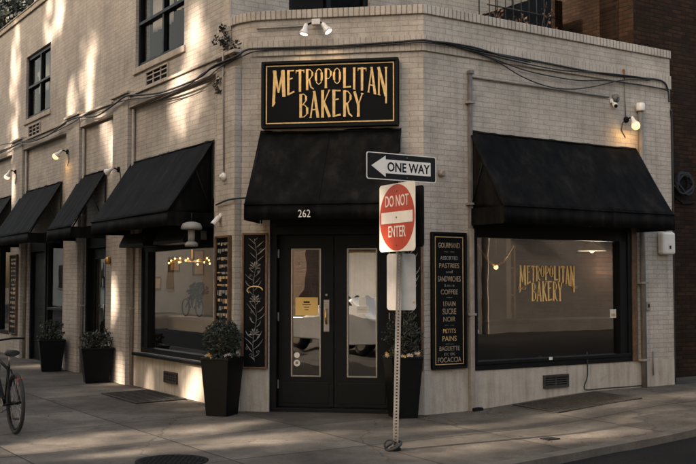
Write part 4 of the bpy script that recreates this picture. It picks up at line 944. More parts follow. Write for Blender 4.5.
# ------------------------------------------------------------------ papers on the doors, white sheet in place of a reflection
p_ = thing('door_notice', 'yellow paper notice taped inside the left door pane', 'notice', Cc.pt(.80, 1.22, DOo))
MB().box(Cc, .675, .965, 1.20, 1.43, DOo-.018, DOo-.016).build('paper', M['yellow_paper'], p_)
tt = MB()
for k, (w, h) in enumerate(((.08, .022), (.11, .008), (.07, .008), (.05, .008))):
    zc = 1.37-k*.032; tt.box(Cc, .82-w/2, .82+w/2, zc-h/2, zc+h/2, DOo-.0155, DOo-.0145)
tt.build('print', M['sign_black'], p_)
for z, lb in ((.72, 'upper round white sticker on the left door pane'), (.62, 'lower round white sticker with a dark symbol on the left door pane')):
    s_ = thing('round_sticker', lb, 'sticker', Cc.pt(.70, z, DOo-.02), 'round stickers on the door')
    MB().lathe(Cc.pt(.695, z-.02, DOo-.0195), [(.036 if z > .7 else .042, 0), (.036 if z > .7 else .042, .002)], Cc.N(), 24).build('disc', M['paper'], s_)
    if z < .7: MB().box(Cc, .678, .712, .585, .620, DOo-.0172, DOo-.0164).build('symbol', M['grey_pipe'], s_)
cu = thing('reflection_sheet', 'white cloth with a scalloped hem standing in for a bright reflection on the upper part of the right door pane', 'curtain', Cc.pt(1.53, 1.5, DOo-.1))  # added sheet in place of a bright reflection in the door glass
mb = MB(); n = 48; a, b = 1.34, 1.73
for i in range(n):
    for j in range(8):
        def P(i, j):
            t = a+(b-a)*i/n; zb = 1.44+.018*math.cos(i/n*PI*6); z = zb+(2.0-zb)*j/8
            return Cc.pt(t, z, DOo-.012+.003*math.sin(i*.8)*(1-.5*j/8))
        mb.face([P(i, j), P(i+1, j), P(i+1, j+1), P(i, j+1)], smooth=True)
mb.build('sheet', M['curtain'], cu)
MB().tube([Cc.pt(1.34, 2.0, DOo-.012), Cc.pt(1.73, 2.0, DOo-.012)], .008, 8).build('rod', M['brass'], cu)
p2 = thing('door_notice', 'two white paper slips stuck on the right door pane below the cloth', 'notice', Cc.pt(1.54, 1.26, DOo))
MB().box(Cc, 1.49, 1.58, 1.33, 1.44, DOo-.018, DOo-.016).build('slip', M['paper'], p2)
MB().box(Cc, 1.46, 1.61, 1.23, 1.32, DOo-.018, DOo-.016).build('slip', M['paper'], p2)
tt = MB()
for k in range(3): tt.box(Cc, 1.48, 1.59, 1.300-k*.02, 1.303-k*.02, DOo-.0155, DOo-.0148)
tt.build('print', M['sign_black'], p2)
s_ = thing('round_sticker', 'round white sticker at the left edge of the right shop window', 'sticker', R.pt(.88, .98, -.07), 'round stickers on the shop window')
MB().lathe(R.pt(.885, .99, -.066), [(.04, 0), (.04, .002)], R.N(), 24).build('disc', M['paper'], s_)
MB().lathe(R.pt(.885, .99, -.0635), [(.022, 0), (.022, .001)], R.N(), 24).build('symbol', M['grey_pipe'], s_)
s_ = thing('window_card', 'small pale card at the lower right of the right shop window', 'card', R.pt(3.44, 1.2, -.07))
MB().box(R, 3.36, 3.48, 1.12, 1.24, -.066, -.064).build('card', M['paper'], s_)
MB().box(R, 3.38, 3.46, 1.14, 1.18, -.0636, -.0630).build('print', M['dullgold'], s_)
s_ = thing('window_tag', 'tiny white tag on the bottom rail of the right shop window', 'tag', R.pt(2.02, .6, .03))
MB().box(R, 2.07, 2.13, .585, .625, .0305, .034).build('tag', M['paper'], s_)
HZ = L.hit(190, 249, -.05)[1]
MB().box(L, .86, 3.44, HZ, 2.70, -.19, -.055).build('head', M['black_metal'], w1, bevel=.004)
# ------------------------------------------------------------------ inside the shop
ch = thing('chandelier', 'branch-shaped chandelier with glowing yellow bulbs inside the big side window', 'chandelier', L.pt(3.27, 2.0, -.8))
cc = L.pt(3.27, 1.95, -.8); rnd = random.Random(3); tb = MB(); bl = MB()
tb.tube([cc+UZ*.9, cc+UZ*.05], .008, 6)
for k in range(16):
    d = Vector((rnd.uniform(-1, 1), rnd.uniform(-.5, .5), rnd.uniform(-.12, .16))); d.x = math.copysign(max(.2, abs(d.x)), d.x); e = cc+d*.40
    tb.tube([cc, cc+d*.2+UZ*.02, e], .005, 5)
    bl.lathe(e, [(.004, -.015), (.013, -.004), (.013, .006), (.003, .016)], UZ, 8)
tb.build('branches', M['brass'], ch); bl.build('bulbs', M['chand'], ch)
l = bpy.data.lights.new('chandelier_light', 'POINT'); l.energy = 2.6; l.color = (1, .80, .62); l.shadow_soft_size = .3
lo = bpy.data.objects.new('chandelier_light', l); COL.objects.link(lo); lo.parent = ch; lo.location = cc-WL(ch)-UZ*.05
for k, (o, z0_, z1_) in enumerate(((-.93, 1.80, 2.04), (-1.37, 1.74, 2.18), (-.60, 1.5, 1.72), (-2.8, 1.6, 1.95), (-3.4, 1.5, 1.8))):
    p_ = thing('framed_picture', ['brown framed picture nearest the glass on the inner wall of the side window', 'brown framed picture hung highest on the inner wall behind the chandelier', 'small brown framed picture in the middle of the inner wall', 'tall brown framed picture deep in the side room', 'brown framed picture deepest in the side room'][k], 'picture', L.pt(4.28, z0_, o), 'pictures on the inner wall')
    MB().box(L, 4.26, 4.298, z0_, z1_, o-.10, o+.10).build('frame', M['wood'], p_)
    MB().box(L, 4.250, 4.259, z0_+.03, z1_-.03, o-.075, o+.075).build('print', M['dullgold'], p_)
ct = thing('shop_counter', 'long black counter standing close behind the big side window', 'counter', L.pt(2.2, .03, -.8))
ZW0, ZW1 = L.hit(172, 330, -.5)[1], L.hit(172, 316, -.5)[1]
MB().box(L, .85, 3.9, .03, ZW0-.036, -1.0, -.40).build('body', M['dark'], ct, bevel=.01); MB().box(L, .83, 3.95, ZW0-.035, ZW0-.001, -1.03, -.37).build('top', M['dark'], ct, bevel=.008)
tr = thing('bread_tray', 'long white tray box on the black counter in the big side window', 'tray', L.pt(2.1, .936, -.6))
MB().box(L, 1.25, 3.5, ZW0, ZW1, -.72, -.50).build('box', M['white_paint'], tr, bevel=.01)
ob = thing('bicycle_reflection', 'small dark bicycle shape with leaves on the white tray, standing in for a reflected cyclist', 'ornament', L.pt(2.7, ZW1, -.6))  # added shape in place of a cyclist's reflection in the window
def wring(c, r_, tr_):
    return MB().tube([c+L.D()*r_*math.cos(a)+UZ*r_*math.sin(a) for a in [i*2*PI/24 for i in range(25)]], tr_, 6)
for tt_ in (2.55, 3.05): wring(L.pt(tt_, ZW1+.14, -.6), .13, .010).build('wheel', M['vent'], ob)
fb = MB(); fb.tube([L.pt(3.05, ZW1+.14, -.6), L.pt(2.85, ZW1+.31, -.6), L.pt(2.62, ZW1+.31, -.6), L.pt(2.55, ZW1+.14, -.6)], .010, 6); fb.tube([L.pt(2.80, ZW1+.14, -.6), L.pt(2.88, ZW1+.40, -.6)], .010, 6); fb.tube([L.pt(2.62, ZW1+.31, -.6), L.pt(2.60, ZW1+.43, -.6)], .010, 6); fb.build('frame', M['vent'], ob)
bk_ = MB(); leaves(bk_, L.pt(2.60, ZW1+.40, -.6), (.16, .10, .13), 220, .06, 3); leaves(bk_, L.pt(2.70, ZW1+.30, -.6), (.12, .09, .20), 160, .05, 4); bk_.build('basket_leaves', M['bark'], ob, weld=False)
ct = thing('shop_counter', 'black display counter close behind the right shop window', 'counter', R.pt(2.2, .03, -.6))
CZR = R.hit(550, 320, -.45)[1]
MB().box(R, .70, 4.2, .03, CZR-.03, -1.1, -.45).build('body', M['dark'], ct, bevel=.01); MB().box(R, .68, 4.22, CZR-.029, CZR, -1.13, -.42).build('top', M['dark'], ct, bevel=.006)
# small bread racks seen dimly inside
for k, (t, lb) in enumerate(((1.1, 'dim shelf unit with loaves at the left inside the right window'), (2.9, 'dim shelf unit with loaves at the right inside the right window'))):
    r_ = thing('bread_rack', lb, 'shelf unit', R.pt(t, .03, -2.8), 'shelf units in the shop')
    f = MB()
    for z in (.5, .95, 1.4, 1.85, 2.2): f.box(R, t, t+1.1, z, z+.03, -3.1, -2.7)
    f.box(R, t, t+.04, .03, 2.22, -3.1, -2.7).box(R, t+1.06, t+1.1, .03, 2.22, -3.1, -2.7); f.build('shelves', M['wood'], r_)
    for z in (.95, 1.4, 1.85):
        for q in range(5):
            c = R.pt(t+.15+q*.2, z+.08, -2.88)
            MB().lathe(c-R.D()*.08, [(.01, 0), (.045, .03), (.05, .08), (.045, .13), (.01, .16)], R.D(), 10).build('loaf', M['dullgold'], r_)
l = bpy.data.lights.new('shop_light', 'POINT'); l.energy = 6; l.color = (1, .80, .62); l.shadow_soft_size = .2
PDP = R.hit(592, 251, -1.2)
b_c = R.pt(*R.hit(496, 266, -1.0), -1.0)
br = thing('branch_lamp', 'dim V-shaped branch lamp hanging inside the left half of the right shop window', 'pendant lamp', b_c)
for sx in (-1, 1):
    MB().tube([b_c, b_c+R.D()*.14*sx+UZ*.06, b_c+R.D()*.34*sx+UZ*.30], [.022, .016, .010], 7).build('arm', M['brass'], br)
MB().tube([b_c, b_c+UZ*1.2], .005, 6).build('cord', M['cable'], br)
MB().lathe(b_c-UZ*.05, [(.01, 0), (.035, .02), (.03, .05), (.01, .07)], UZ, 12).build('bulb', M['bulb_dim'], br)
pd = thing('pendant_lamp', 'pale wide pendant lamp hanging inside the right shop window', 'pendant lamp', R.pt(*PDP, -1.2))
MB().lathe(R.pt(*PDP, -1.2), [(.22, 0), (.20, .03), (.08, .10), (.02, .14)], UZ, 24).build('lamp_shade', M['white_paint'], pd)
MB().tube([R.pt(PDP[0], PDP[1]+.14, -1.2), R.pt(PDP[0], 3.0, -1.2)], .006, 6).build('cord', M['cable'], pd)
MB().lathe(R.pt(PDP[0], PDP[1]-.03, -1.2), [(.01, 0), (.04, .02), (.03, .05)], UZ, 12).build('bulb', M['bulb_dim'], pd)
lo = bpy.data.objects.new('shop_light', l); COL.objects.link(lo); lo.parent = pd; lo.location = (0, 0, -.28)
# pale mushroom shaped ornament behind the top of the side window
mo = thing('hanging_scale', 'pale mushroom-shaped hanging scale under the widest side awning, in front of the big side window', 'scale', L.pt(1.35, 2.1, -.3))
mc = L.pt(*L.hit(191.5, 228, .36), .36)
mo.location = mc
MB().lathe(mc-UZ*.02, [(.135, 0), (.14, .03), (.115, .08), (.05, .10), (.005, .105)], UZ, 20).build('dome', M['sign_grey'], mo)
MB().tube([mc-UZ*.02, mc-UZ*.19], .045, 12).build('stem', M['sign_grey'], mo)
MB().lathe(mc-UZ*.24, [(.085, 0), (.088, .03), (.06, .06)], UZ, 18).build('tray', M['sign_grey'], mo)
MB().tube([mc+UZ*.1, mc+UZ*.20], .006, 6).build('hanger', M['cable'], mo)
# ------------------------------------------------------------------ street signs
PP = on_ground(395.4, 450.3)
sp = thing('sign_post', 'perforated steel street sign post rising from the pavement in front of the doors', 'sign post', PP)
dirR = R.D(); dirL = -L.D()
mb = MB(); hw = .026; n1 = 96; ztop = 2.93
for g in (1, -1):
    # the broad faces are a ladder of real holes
    off = Vector((0, -1, 0))*hw*g; X = Vector((1, 0, 0)); st = ztop/n1
    for k in range(n1):
        a = PP+UZ*(k*st); hz = st*.28
        def FQ(x0, x1, z0_, z1_): mb.face([a+off+X*x0+UZ*z0_, a+off+X*x1+UZ*z0_, a+off+X*x1+UZ*z1_, a+off+X*x0+UZ*z1_])
        FQ(-hw, -.008, 0, st); FQ(.008, hw, 0, st); FQ(-.008, .008, 0, hz); FQ(-.008, .008, st-hz, st)
    mb.face([PP+X*hw*g-Vector((0, 1, 0))*hw, PP+X*hw*g+Vector((0, 1, 0))*hw, PP+X*hw*g+Vector((0, 1, 0))*hw+UZ*ztop, PP+X*hw*g-Vector((0, 1, 0))*hw+UZ*ztop])
for v_ in mb.v: v_.x += .024*(v_.z-PP.z)
po = mb.build('post', M['galv'], sp)
rnd = random.Random(2); mb = MB()
mb.lathe(PP, [(.055, 0), (.055, .02), (.04, .03)], UZ, 16); mb.build('base_collar', M['iron'], sp)
lk = thing('bicycle_lock', 'black looped cable lock lying round the foot of the sign post', 'lock', PP)
mb = MB(); mb.tube([PP+Vector((.075*math.cos(a)-.02, .07*math.sin(a)-.02, .045+.035*math.sin(a*1.0+1))) for a in [i*.45 for i in range(15)]], .014, 8)
mb.tube([PP+Vector((-.06+.05*math.cos(a), -.05, .06+.05*math.sin(a))) for a in [i*.5 for i in range(14)]], .010, 8); mb.build('loop', M['rubber'], lk)
def panel(root, name, c, right, w, h, m, rad, off, th=.004, n=5):
    right = Vector(right).normalized(); nrm = right.cross(UZ); pts = []
    for (sx, sz, a0) in ((1, 1, 0), (-1, 1, 90), (-1, -1, 180), (1, -1, 270)):
        for k in range(n+1):
            a = math.radians(a0+90*k/n); pts.append(c+right*(sx*(w/2-rad)+rad*math.cos(a))+UZ*(sz*(h/2-rad)+rad*math.sin(a))+nrm*off)
    return MB().poly(pts, nrm*th).build(name, M[m], root)
# DO NOT ENTER
zc = CZ+(284-217.5)/F*PP.y
dirL = Vector((.48, -.877, 0)).normalized()
cD = Vector((PP.x+.024*(zc-PP.z), PP.y, zc))+dirL.cross(UZ)*.045+dirL*.012
dn = thing('no_entry_sign', 'white square DO NOT ENTER sign with a red disc on the sign post', 'traffic sign', cD-UZ*.34)
SZ = .675
nD = dirL.cross(UZ)
panel(dn, 'panel', cD, dirL, SZ, SZ, 'sign_white', .04, 0)
MB().lathe(cD+nD*.0042, [(SZ*.488, 0), (SZ*.488, .0015)], nD, 56).build('red_disc', M['sign_red'], dn)
MB().obox(cD+nD*.0072, dirL*SZ*.435, UZ*SZ*.085, nD*.001).build('white_bar', M['sign_white'], dn)
text_obj('lettering', 'DO NOT', M['sign_white'], dn, cD+UZ*SZ*.165+nD*.0062, dirL, UZ, .158, .70, .0015, bold=.001)
text_obj('lettering', 'ENTER', M['sign_white'], dn, cD-UZ*SZ*.285+nD*.0062, dirL, UZ, .158, .70, .0015, bold=.001)
for z in (.262, .0, -.275): MB().lathe(cD+UZ*z+nD*.0085, [(.010, 0), (.008, .006)], nD, 10).build('bolt', M['grey_pipe'], dn)
# ONE WAY
zc = CZ+(284-167.8)/F*PP.y
cO = Vector((PP.x+.024*(zc-PP.z), PP.y, zc))+dirR.cross(UZ)*.040-dirR*.04-dirR*.02+dirR*.035
ow = thing('one_way_sign', 'black ONE WAY sign with a white arrow pointing left, topmost on the post', 'traffic sign', cO-UZ*.13)
nO = dirR.cross(UZ); Wd, Ht = .85, .265
panel(ow, 'panel', cO, dirR, Wd, Ht, 'sign_white', .022, 0)
panel(ow, 'black_field', cO, dirR, Wd-.018, Ht-.018, 'sign_black', .018, .0042, .001)
ar = [(-.37, 0), (-.20, .105), (-.20, .068), (.355, .068), (.355, -.068), (-.20, -.068), (-.20, -.105)]
MB().poly([cO+dirR*x+UZ*z+nO*.0056 for x, z in ar], nO*.001).build('arrow', M['sign_white'], ow)
text_obj('lettering', 'ONE WAY', M['sign_black'], ow, cO+dirR*.078-UZ*.045+nO*.007, dirR, UZ, .126, .88, .001, bold=.003)
for z in (.10, -.10): MB().lathe(cO+UZ*z+dirR*.06+nO*.0055, [(.008, 0), (.006, .005)], nO, 10).build('bolt', M['galv'], ow)
# back of a third sign under the disc, and the back of a fourth behind it
cT = Vector((PP.x+.065, PP.y+.05, CZ-(281.5-284+0)/F*PP.y)); cT.z = 1.62
pk = thing('parking_sign', 'plain grey-white back of a small sign on the post under the DO NOT ENTER sign', 'traffic sign', cT-UZ*.29)
panel(pk, 'panel', cT, Vector((1, .12, 0)), .29, .56, 'sign_back', .03, 0)
bo = MB(); bo.lathe(cT+Vector((.125, -.004, -.20)), [(.010, 0), (.007, .006)], (0, -1, 0), 10); bo.build('bolts', M['brass'], pk)
cF = cD+dirR*.10
fs = thing('traffic_sign', 'dark sign back facing away behind the DO NOT ENTER sign', 'traffic sign', cF-UZ*.3)
panel(fs, 'panel', cF+UZ*.0-L.D()*.04, dirL, .60, .60, 'iron', .04, 0)
# ------------------------------------------------------------------ planters
def planter(c, ang, wt, wb, h, label, kind, seed, group='black tapered planters along the shopfront'):
    c = Vector(c); r_ = thing('planter', label, 'planter', c, group)
    ca, sa = math.cos(ang), math.sin(ang)
    def sq(w, z): return [c+Vector(((x*ca-y*sa)*w/2, (x*sa+y*ca)*w/2, z)) for x, y in ((-1, -1), (1, -1), (1, 1), (-1, 1))]
    MB().ring_skin([sq(wb, 0), sq(wt, h), sq(wt*1.04, h), sq(wt*1.04, h+.03), sq(wt*.90, h+.03), sq(wt*.88, h-.04)], True, False).build('pot', M['black_paint'], r_, bevel=.006)
    MB().lathe(c+UZ*(h-.035), [(.01, 0), (wt*.42, 0), (wt*.42, .015), (.01, .02)], UZ, 10).build('soil', M['bark'], r_)
    mb = MB(); rnd = random.Random(seed); t = c+UZ*(h+.0)
    if kind == 'ball':
        for k in range(64):
            a = rnd.uniform(0, 2*PI); ph = rnd.uniform(-.9, 1); rr = math.sqrt(1-ph*ph)*.19
            leaves(mb, t+Vector((rr*math.cos(a), rr*math.sin(a), (.245+ph*.20))), (.06, .06, .065), 110, .024, seed*99+k)
        for k in range(34):
            a = rnd.uniform(0, 2*PI); ph = rnd.uniform(-.3, 1.0); rr = math.sqrt(1-ph*ph)*rnd.uniform(.19, .25)
            e = t+Vector((rr*math.cos(a), rr*math.sin(a), .25+ph*rnd.uniform(.22, .30))); mb.tube([t+UZ*.22, e], .0025, 4); leaves(mb, e, (.028, .028, .03), 16, .026, seed*31+k)
        leaves(mb, t+UZ*.05, (.23, .23, .08), 900, .035, seed+5)
    elif kind == 'loose':
        for k in range(30):
            a = rnd.uniform(0, 2*PI); rr = rnd.uniform(.02, .21); z = rnd.uniform(.04, .42)
            leaves(mb, t+Vector((rr*math.cos(a), rr*math.sin(a), z)), (.07, .07, .08), 60, .030, seed*99+k)
        for k in range(9):
            a = rnd.uniform(0, 2*PI); e = t+Vector((.13*math.cos(a), .13*math.sin(a), rnd.uniform(.40, .56)))
            mb.tube([t+UZ*.3, (t+e)/2+UZ*.16, e], .003, 4); leaves(mb, e, (.03, .03, .05), 14, .03, k+seed)
    else:
        for k in range(24):
            a = rnd.uniform(0, 2*PI); rr = rnd.uniform(.03, .22); z = rnd.uniform(.02, .26 if kind == 'low' else .34)
            leaves(mb, t+Vector((rr*math.cos(a), rr*math.sin(a), z)), (.08, .08, .07), 45, .045, seed*99+k)
    mb.build('foliage', M['leaf'], r_, weld=False)
    mb = MB()
    for k in range(9): 
        a = rnd.uniform(0, 2*PI); leaves(mb, t+Vector((.17*math.cos(a), .17*math.sin(a), rnd.uniform(.03, .10))), (.03, .03, .03), 16, .032, seed+k*7)
    mb.build('trailing_leaves', M['leaf_light'], r_, weld=False)
    mb = MB(); my = MB()
    for k in range(14):
        a = rnd.uniform(PI, 2*PI); q = t+Vector((.20*math.cos(a), .20*math.sin(a), rnd.uniform(.03, .09)))
        for j in range(5): 
            b_ = 2*PI*j/5; (my if k % 3 == 2 else mb).face([q, q+Vector((.018*math.cos(b_), -.006, .018*math.sin(b_))), q+Vector((.022*math.cos(b_+.6), -.008, .022*math.sin(b_+.6)))])
    if kind in ('ball', 'loose'):
        mb.build('pale_flowers', M['petal_w'], r_, weld=False); my.build('yellow_flowers', M['petal_y'], r_, weld=False)
planter(on_ground(222, 415), math.radians(-24), .385, .285, .68, 'black planter with a round clipped bush and pale flowers left of the corner doors', 'ball', 1)
planter(on_ground(403, 417), math.radians(14), .385, .285, .70, 'black planter with a loose spiky bush right of the corner doors, behind the post', 'loose', 2)
planter(on_ground(96, 382), math.radians(20), .50, .36, .53, 'wide black planter with a low bush beside the side door', 'low', 3)
planter(on_ground(51, 371), math.radians(20), .45, .33, .54, 'black planter with a leafy bush in front of the far dark door', 'leafy', 4)
# flowers: one bold yellow bloom on the first planter is part of its yellow_flowers
# ------------------------------------------------------------------ grates, manhole, plate
def grate(pl, t0, t1, o0, o1, lb, n):
    c = pl.pt((t0+t1)/2, 0, (o0+o1)/2)
    def P(t, o, dz): q = pl.pt(t, 0, o); return Vector((q.x, q.y, ground(q.x, q.y)+dz))
    r_ = thing('basement_grate', lb, 'grate', P((t0+t1)/2, (o0+o1)/2, 0), 'basement grates in the pavement')
    def slab(mb, a, b, c_, d, z0_, z1_):
        mb.ring_skin([[P(a, c_, z), P(b, c_, z), P(b, d, z), P(a, d, z)] for z in (z0_, z1_)], True, False)
    m1 = MB(); slab(m1, t0, t1, o0, o1, .002, .006); m1.build('shade_slab', M['dark'], r_)  # dark slab on the pavement, stands for the shade below the bars
    m2 = MB(); w = .03
    slab(m2, t0, t1, o0, o0+w, .0065, .018); slab(m2, t0, t1, o1-w, o1, .0065, .018); slab(m2, t0, t0+w, o0+w, o1-w, .0065, .018); slab(m2, t1-w, t1, o0+w, o1-w, .0065, .018); m2.build('rim', M['vent'], r_)
    m3 = MB()
    for i in range(1, n): t = t0+(t1-t0)*i/n; slab(m3, t-.008, t+.008, o0+w, o1-w, .0065, .015)
    for i in range(1, 5): o = o0+(o1-o0)*i/5; slab(m3, t0+w, t1-w, o-.006, o+.006, .0068, .0155)
    m3.build('bars', M['vent'], r_)
grate(L, 1.50, 2.85, .06, .80, 'dark barred basement grate set in the pavement below the big side window', 26)
grate(R, 1.35, 2.85, .10, .92, 'dark barred basement grate set in the pavement below the right shop window', 28)
mp = on_ground(172, 461.5)
mh = thing('manhole_cover', 'round dark iron manhole cover in the pavement at the bottom edge', 'manhole cover', mp)
mb = MB(); mb.lathe(mp+UZ*.003, [(.335, 0), (.335, .006), (.31, .008), (.30, .004), (.002, .006)], UZ, 48); mb.build('rim', M['iron'], mh)
mb = MB()
for i in range(-6, 7):
    for j in range(-6, 7):
        if math.hypot(i, j) < 6.2: mb.obox(mp+Vector((i*.045, j*.045, .011)), (.014, 0, 0), (0, .014, 0), (0, 0, .003))
mb.build('studs', M['iron'], mh)
q = on_ground(550, 439.3)
pt_ = thing('valve_cover', 'small square dark iron valve cover near the kerb on the right', 'valve cover', q)
def sqd(c, w, z): return [Vector((c.x+R.d[0]*a*w+R.n[0]*b*w*.75, c.y+R.d[1]*a*w+R.n[1]*b*w*.75, c.z+z)) for a, b in ((-1, -1), (1, -1), (1, 1), (-1, 1))]
MB().ring_skin([sqd(q, .085, -.01), sqd(q, .085, .010)], True, False).build('lid', M['iron'], pt_)
lt = MB(); rr = random.Random(21)
for (px, py, n_, sx, sy) in ((185, 424, 60, 42, 6), (200, 405, 30, 30, 5), (250, 414, 25, 20, 4), (425, 418, 40, 12, 3), (580, 441, 30, 40, 5), (640, 437, 20, 20, 3), (130, 392, 30, 30, 4), (340, 412, 25, 60, 2), (480, 412, 25, 40, 4), (80, 420, 25, 70, 20), (400, 450, 22, 180, 10), (640, 392, 25, 30, 3)):
    for q_ in range(n_):
        c = on_ground(px+rr.gauss(0, sx*.5), py+rr.gauss(0, sy*.5)); c.z += .006; a = rr.uniform(0, 6.28); l_ = rr.uniform(.006, .022)
        x_ = Vector((math.cos(a), math.sin(a), rr.uniform(-.2, .4)))*l_; y_ = Vector((-math.sin(a), math.cos(a), rr.uniform(-.2, .4)))*l_*.5
        lt.face([c-x_, c+y_, c+x_, c-y_])
o = lt.build('leaf_litter', M['leaf_rust'], None, weld=False); tag(o, 'scattered brown leaf crumbs on the pavement', 'leaf litter', kind='stuff')
# ------------------------------------------------------------------ bicycle
bb = on_ground(15, 434)
F0 = bb+UZ*.0
bx = L.D()      # heads away along the side street
by = Vector((-bx.y, bx.x, 0))
bk = thing('bicycle', 'dark bicycle parked at the left edge, its rear wheel toward the corner', 'bicycle', bb)
P = lambda x, z, y=0: F0+bx*x+by*y+UZ*z
RW_ = .335
def ringm(c, r, rr, n=40, m=8):
    rings = []
    for i in range(n):
        a = 2*PI*i/n; d = bx*math.cos(a)+UZ*math.sin(a)
        rings.append([c+d*(r+rr*math.cos(2*PI*j/m))+by*(rr*math.sin(2*PI*j/m)) for j in range(m)])
    rings.append(rings[0]); return rings
for xc in (0, 1.02):
    c = P(xc, RW_)
    w = MB().ring_skin(ringm(c, RW_-.022, .022), False).build('wheel', M['rubber'], bk)
    MB().ring_skin(ringm(c, RW_-.052, .012), False).build('rim', M['black_metal'], w)
    s = MB()
    for i in range(28):
        a = 2*PI*i/28; d = bx*math.cos(a)+UZ*math.sin(a); g = .025*(1 if i % 2 else -1)
        s.tube([c+by*g+d*.015, c+d*(RW_-.055)], .0015, 4)
    s.build('spokes', M['silver'], w)
    MB().tube([c-by*.05, c+by*.05], .018, 10).build('hub', M['black_metal'], w)
    mg = MB(); pts = [c+(bx*math.cos(a)+UZ*math.sin(a))*(RW_+.02) for a in [PI*.15+i*.17 for i in range(13)]]
bbk = P(.43, .27); st = P(.30, .72); hd = P(.84, .80); hl = P(.88, .68)
fr = MB()
fr.tube([bbk, st], .017); fr.tube([P(.315, .68), P(.845, .78)], .016); fr.tube([bbk, hl], .018); fr.tube([hd+(hd-hl)*.3, hl], .019)
for s in (-1, 1):
    fr.tube([P(0, RW_, .055*s), bbk+by*.03*s], .010); fr.tube([P(0, RW_, .055*s), P(.29, .68, .02*s)], .009)
fr.build('frame', M['black_metal'], bk)
fk = MB()
for s in (-1, 1): fk.tube([hl+by*.045*s, P(.96, .5, .05*s), P(1.02, RW_, .05*s)], .011)
fk.tube([hl+by*.05, hl-by*.05], .014); fk.build('fork', M['black_metal'], bk)
MB().tube([st, P(.26, .84)], .013).build('seat_post', M['silver'], bk)
sd = MB(); sd.ring_skin([[P(x, z+.035*math.sin(a), w_*math.cos(a)) for a in [2*PI*k/12 for k in range(12)]] for x, z, w_ in ((.10, .87, .03), (.13, .875, .075), (.20, .87, .08), (.28, .865, .045), (.36, .865, .022), (.40, .86, .012))]); sd.build('saddle', M['rubber'], bk)
hb = MB(); hb.tube([P(.78, 1.0, .30), P(.86, 1.0, .18), P(.83, .98, 0), P(.86, 1.0, -.18), P(.78, 1.0, -.30)], .012); hb.tube([P(.82, .86), P(.83, .98)], .014); hb.build('handlebar', M['black_metal'], bk)
ck = MB(); ck.ring_skin([[bbk+by*(.05+.004*q)+(bx*math.cos(a)+UZ*math.sin(a))*.09 for a in [2*PI*k/24 for k in range(24)]] for q in (0, 1)]); ck.tube([bbk+by*.07, bbk+by*.075+UZ*.15+bx*.05], .009); ck.tube([bbk-by*.07, bbk-by*.075-UZ*.15-bx*.05], .009); ck.tube([bbk+by*.075, bbk-by*.075], .014)
ck.build('crankset', M['silver'], bk)
pdl = MB()
for s in (-1, 1): pdl.obox(bbk+by*s*.12+UZ*.155*s+bx*.05*s, bx*.045, by*.04, UZ*.010)
pdl.build('pedals', M['rubber'], bk)
chn = MB(); chn.tube([P(0, RW_+.035, .05), bbk+UZ*.085+by*.052], .004, 5); chn.tube([P(0, RW_-.035, .05), bbk-UZ*.085+by*.052], .004, 5); chn.build('chain', M['iron'], bk)
mg = MB(); mg.obox(P(-.16, .60), bx*.012, by*.03, UZ*.02); mg.build('rear_reflector', M['sign_red'], bk)
# ------------------------------------------------------------------ neighbours on the right
nb = thing('brick_building', 'dark brown brick building standing against the right end of the bakery', 'building', NB.pt(6, 0, 0))
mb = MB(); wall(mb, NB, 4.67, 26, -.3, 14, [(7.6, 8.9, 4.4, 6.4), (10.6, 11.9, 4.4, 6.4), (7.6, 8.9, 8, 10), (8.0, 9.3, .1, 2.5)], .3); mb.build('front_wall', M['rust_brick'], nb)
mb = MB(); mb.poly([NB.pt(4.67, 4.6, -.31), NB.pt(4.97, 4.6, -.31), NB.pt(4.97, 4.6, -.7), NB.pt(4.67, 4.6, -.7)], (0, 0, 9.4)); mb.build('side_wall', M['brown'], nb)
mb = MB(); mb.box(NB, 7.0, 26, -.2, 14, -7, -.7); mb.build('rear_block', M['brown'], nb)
for (a, b, c, d) in ((7.6, 8.9, 4.4, 6.4), (10.6, 11.9, 4.4, 6.4), (7.6, 8.9, 8, 10)):
    w = MB().box(NB, a, b, c, c+.08, -.2, -.06).box(NB, a, b, d-.08, d, -.2, -.06).box(NB, a, a+.08, c+.08, d-.08, -.2, -.06).box(NB, b-.08, b, c+.08, d-.08, -.2, -.06).build('window', M['black_paint'], nb)
    MB().box(NB, a+.08, b-.08, c+.08, d-.08, -.14, -.13).build('pane', M['upper_glass'], w)
MB().box(NB, 8.0, 9.3, .1, 2.5, -.2, -.12).build('door', M['black_paint'], nb)
# wall A: brown building farther back
WA = PL((B[0]-R.n[0]*6.5, B[1]-R.n[1]*6.5), math.radians(56.7), 1)
tA = WA.hit(557, 30)[0]
nb2 = thing('brick_building', 'brown brick building behind the roof, beyond the drainpipe', 'building', WA.pt(tA+2, 0, 0))
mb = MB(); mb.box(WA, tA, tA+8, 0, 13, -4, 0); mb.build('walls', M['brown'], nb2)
r_ = thing('rain_pipe', 'pale vertical drainpipe at the corner of the brown brick wall above the roof', 'pipe', WA.pt(tA+.0, 0, .1))
MB().tube([WA.pt(tA+.05, 12, .08), WA.pt(tA+.05, 4.0, .08)], .075, 12).build('pipe', M['pipe'], r_)
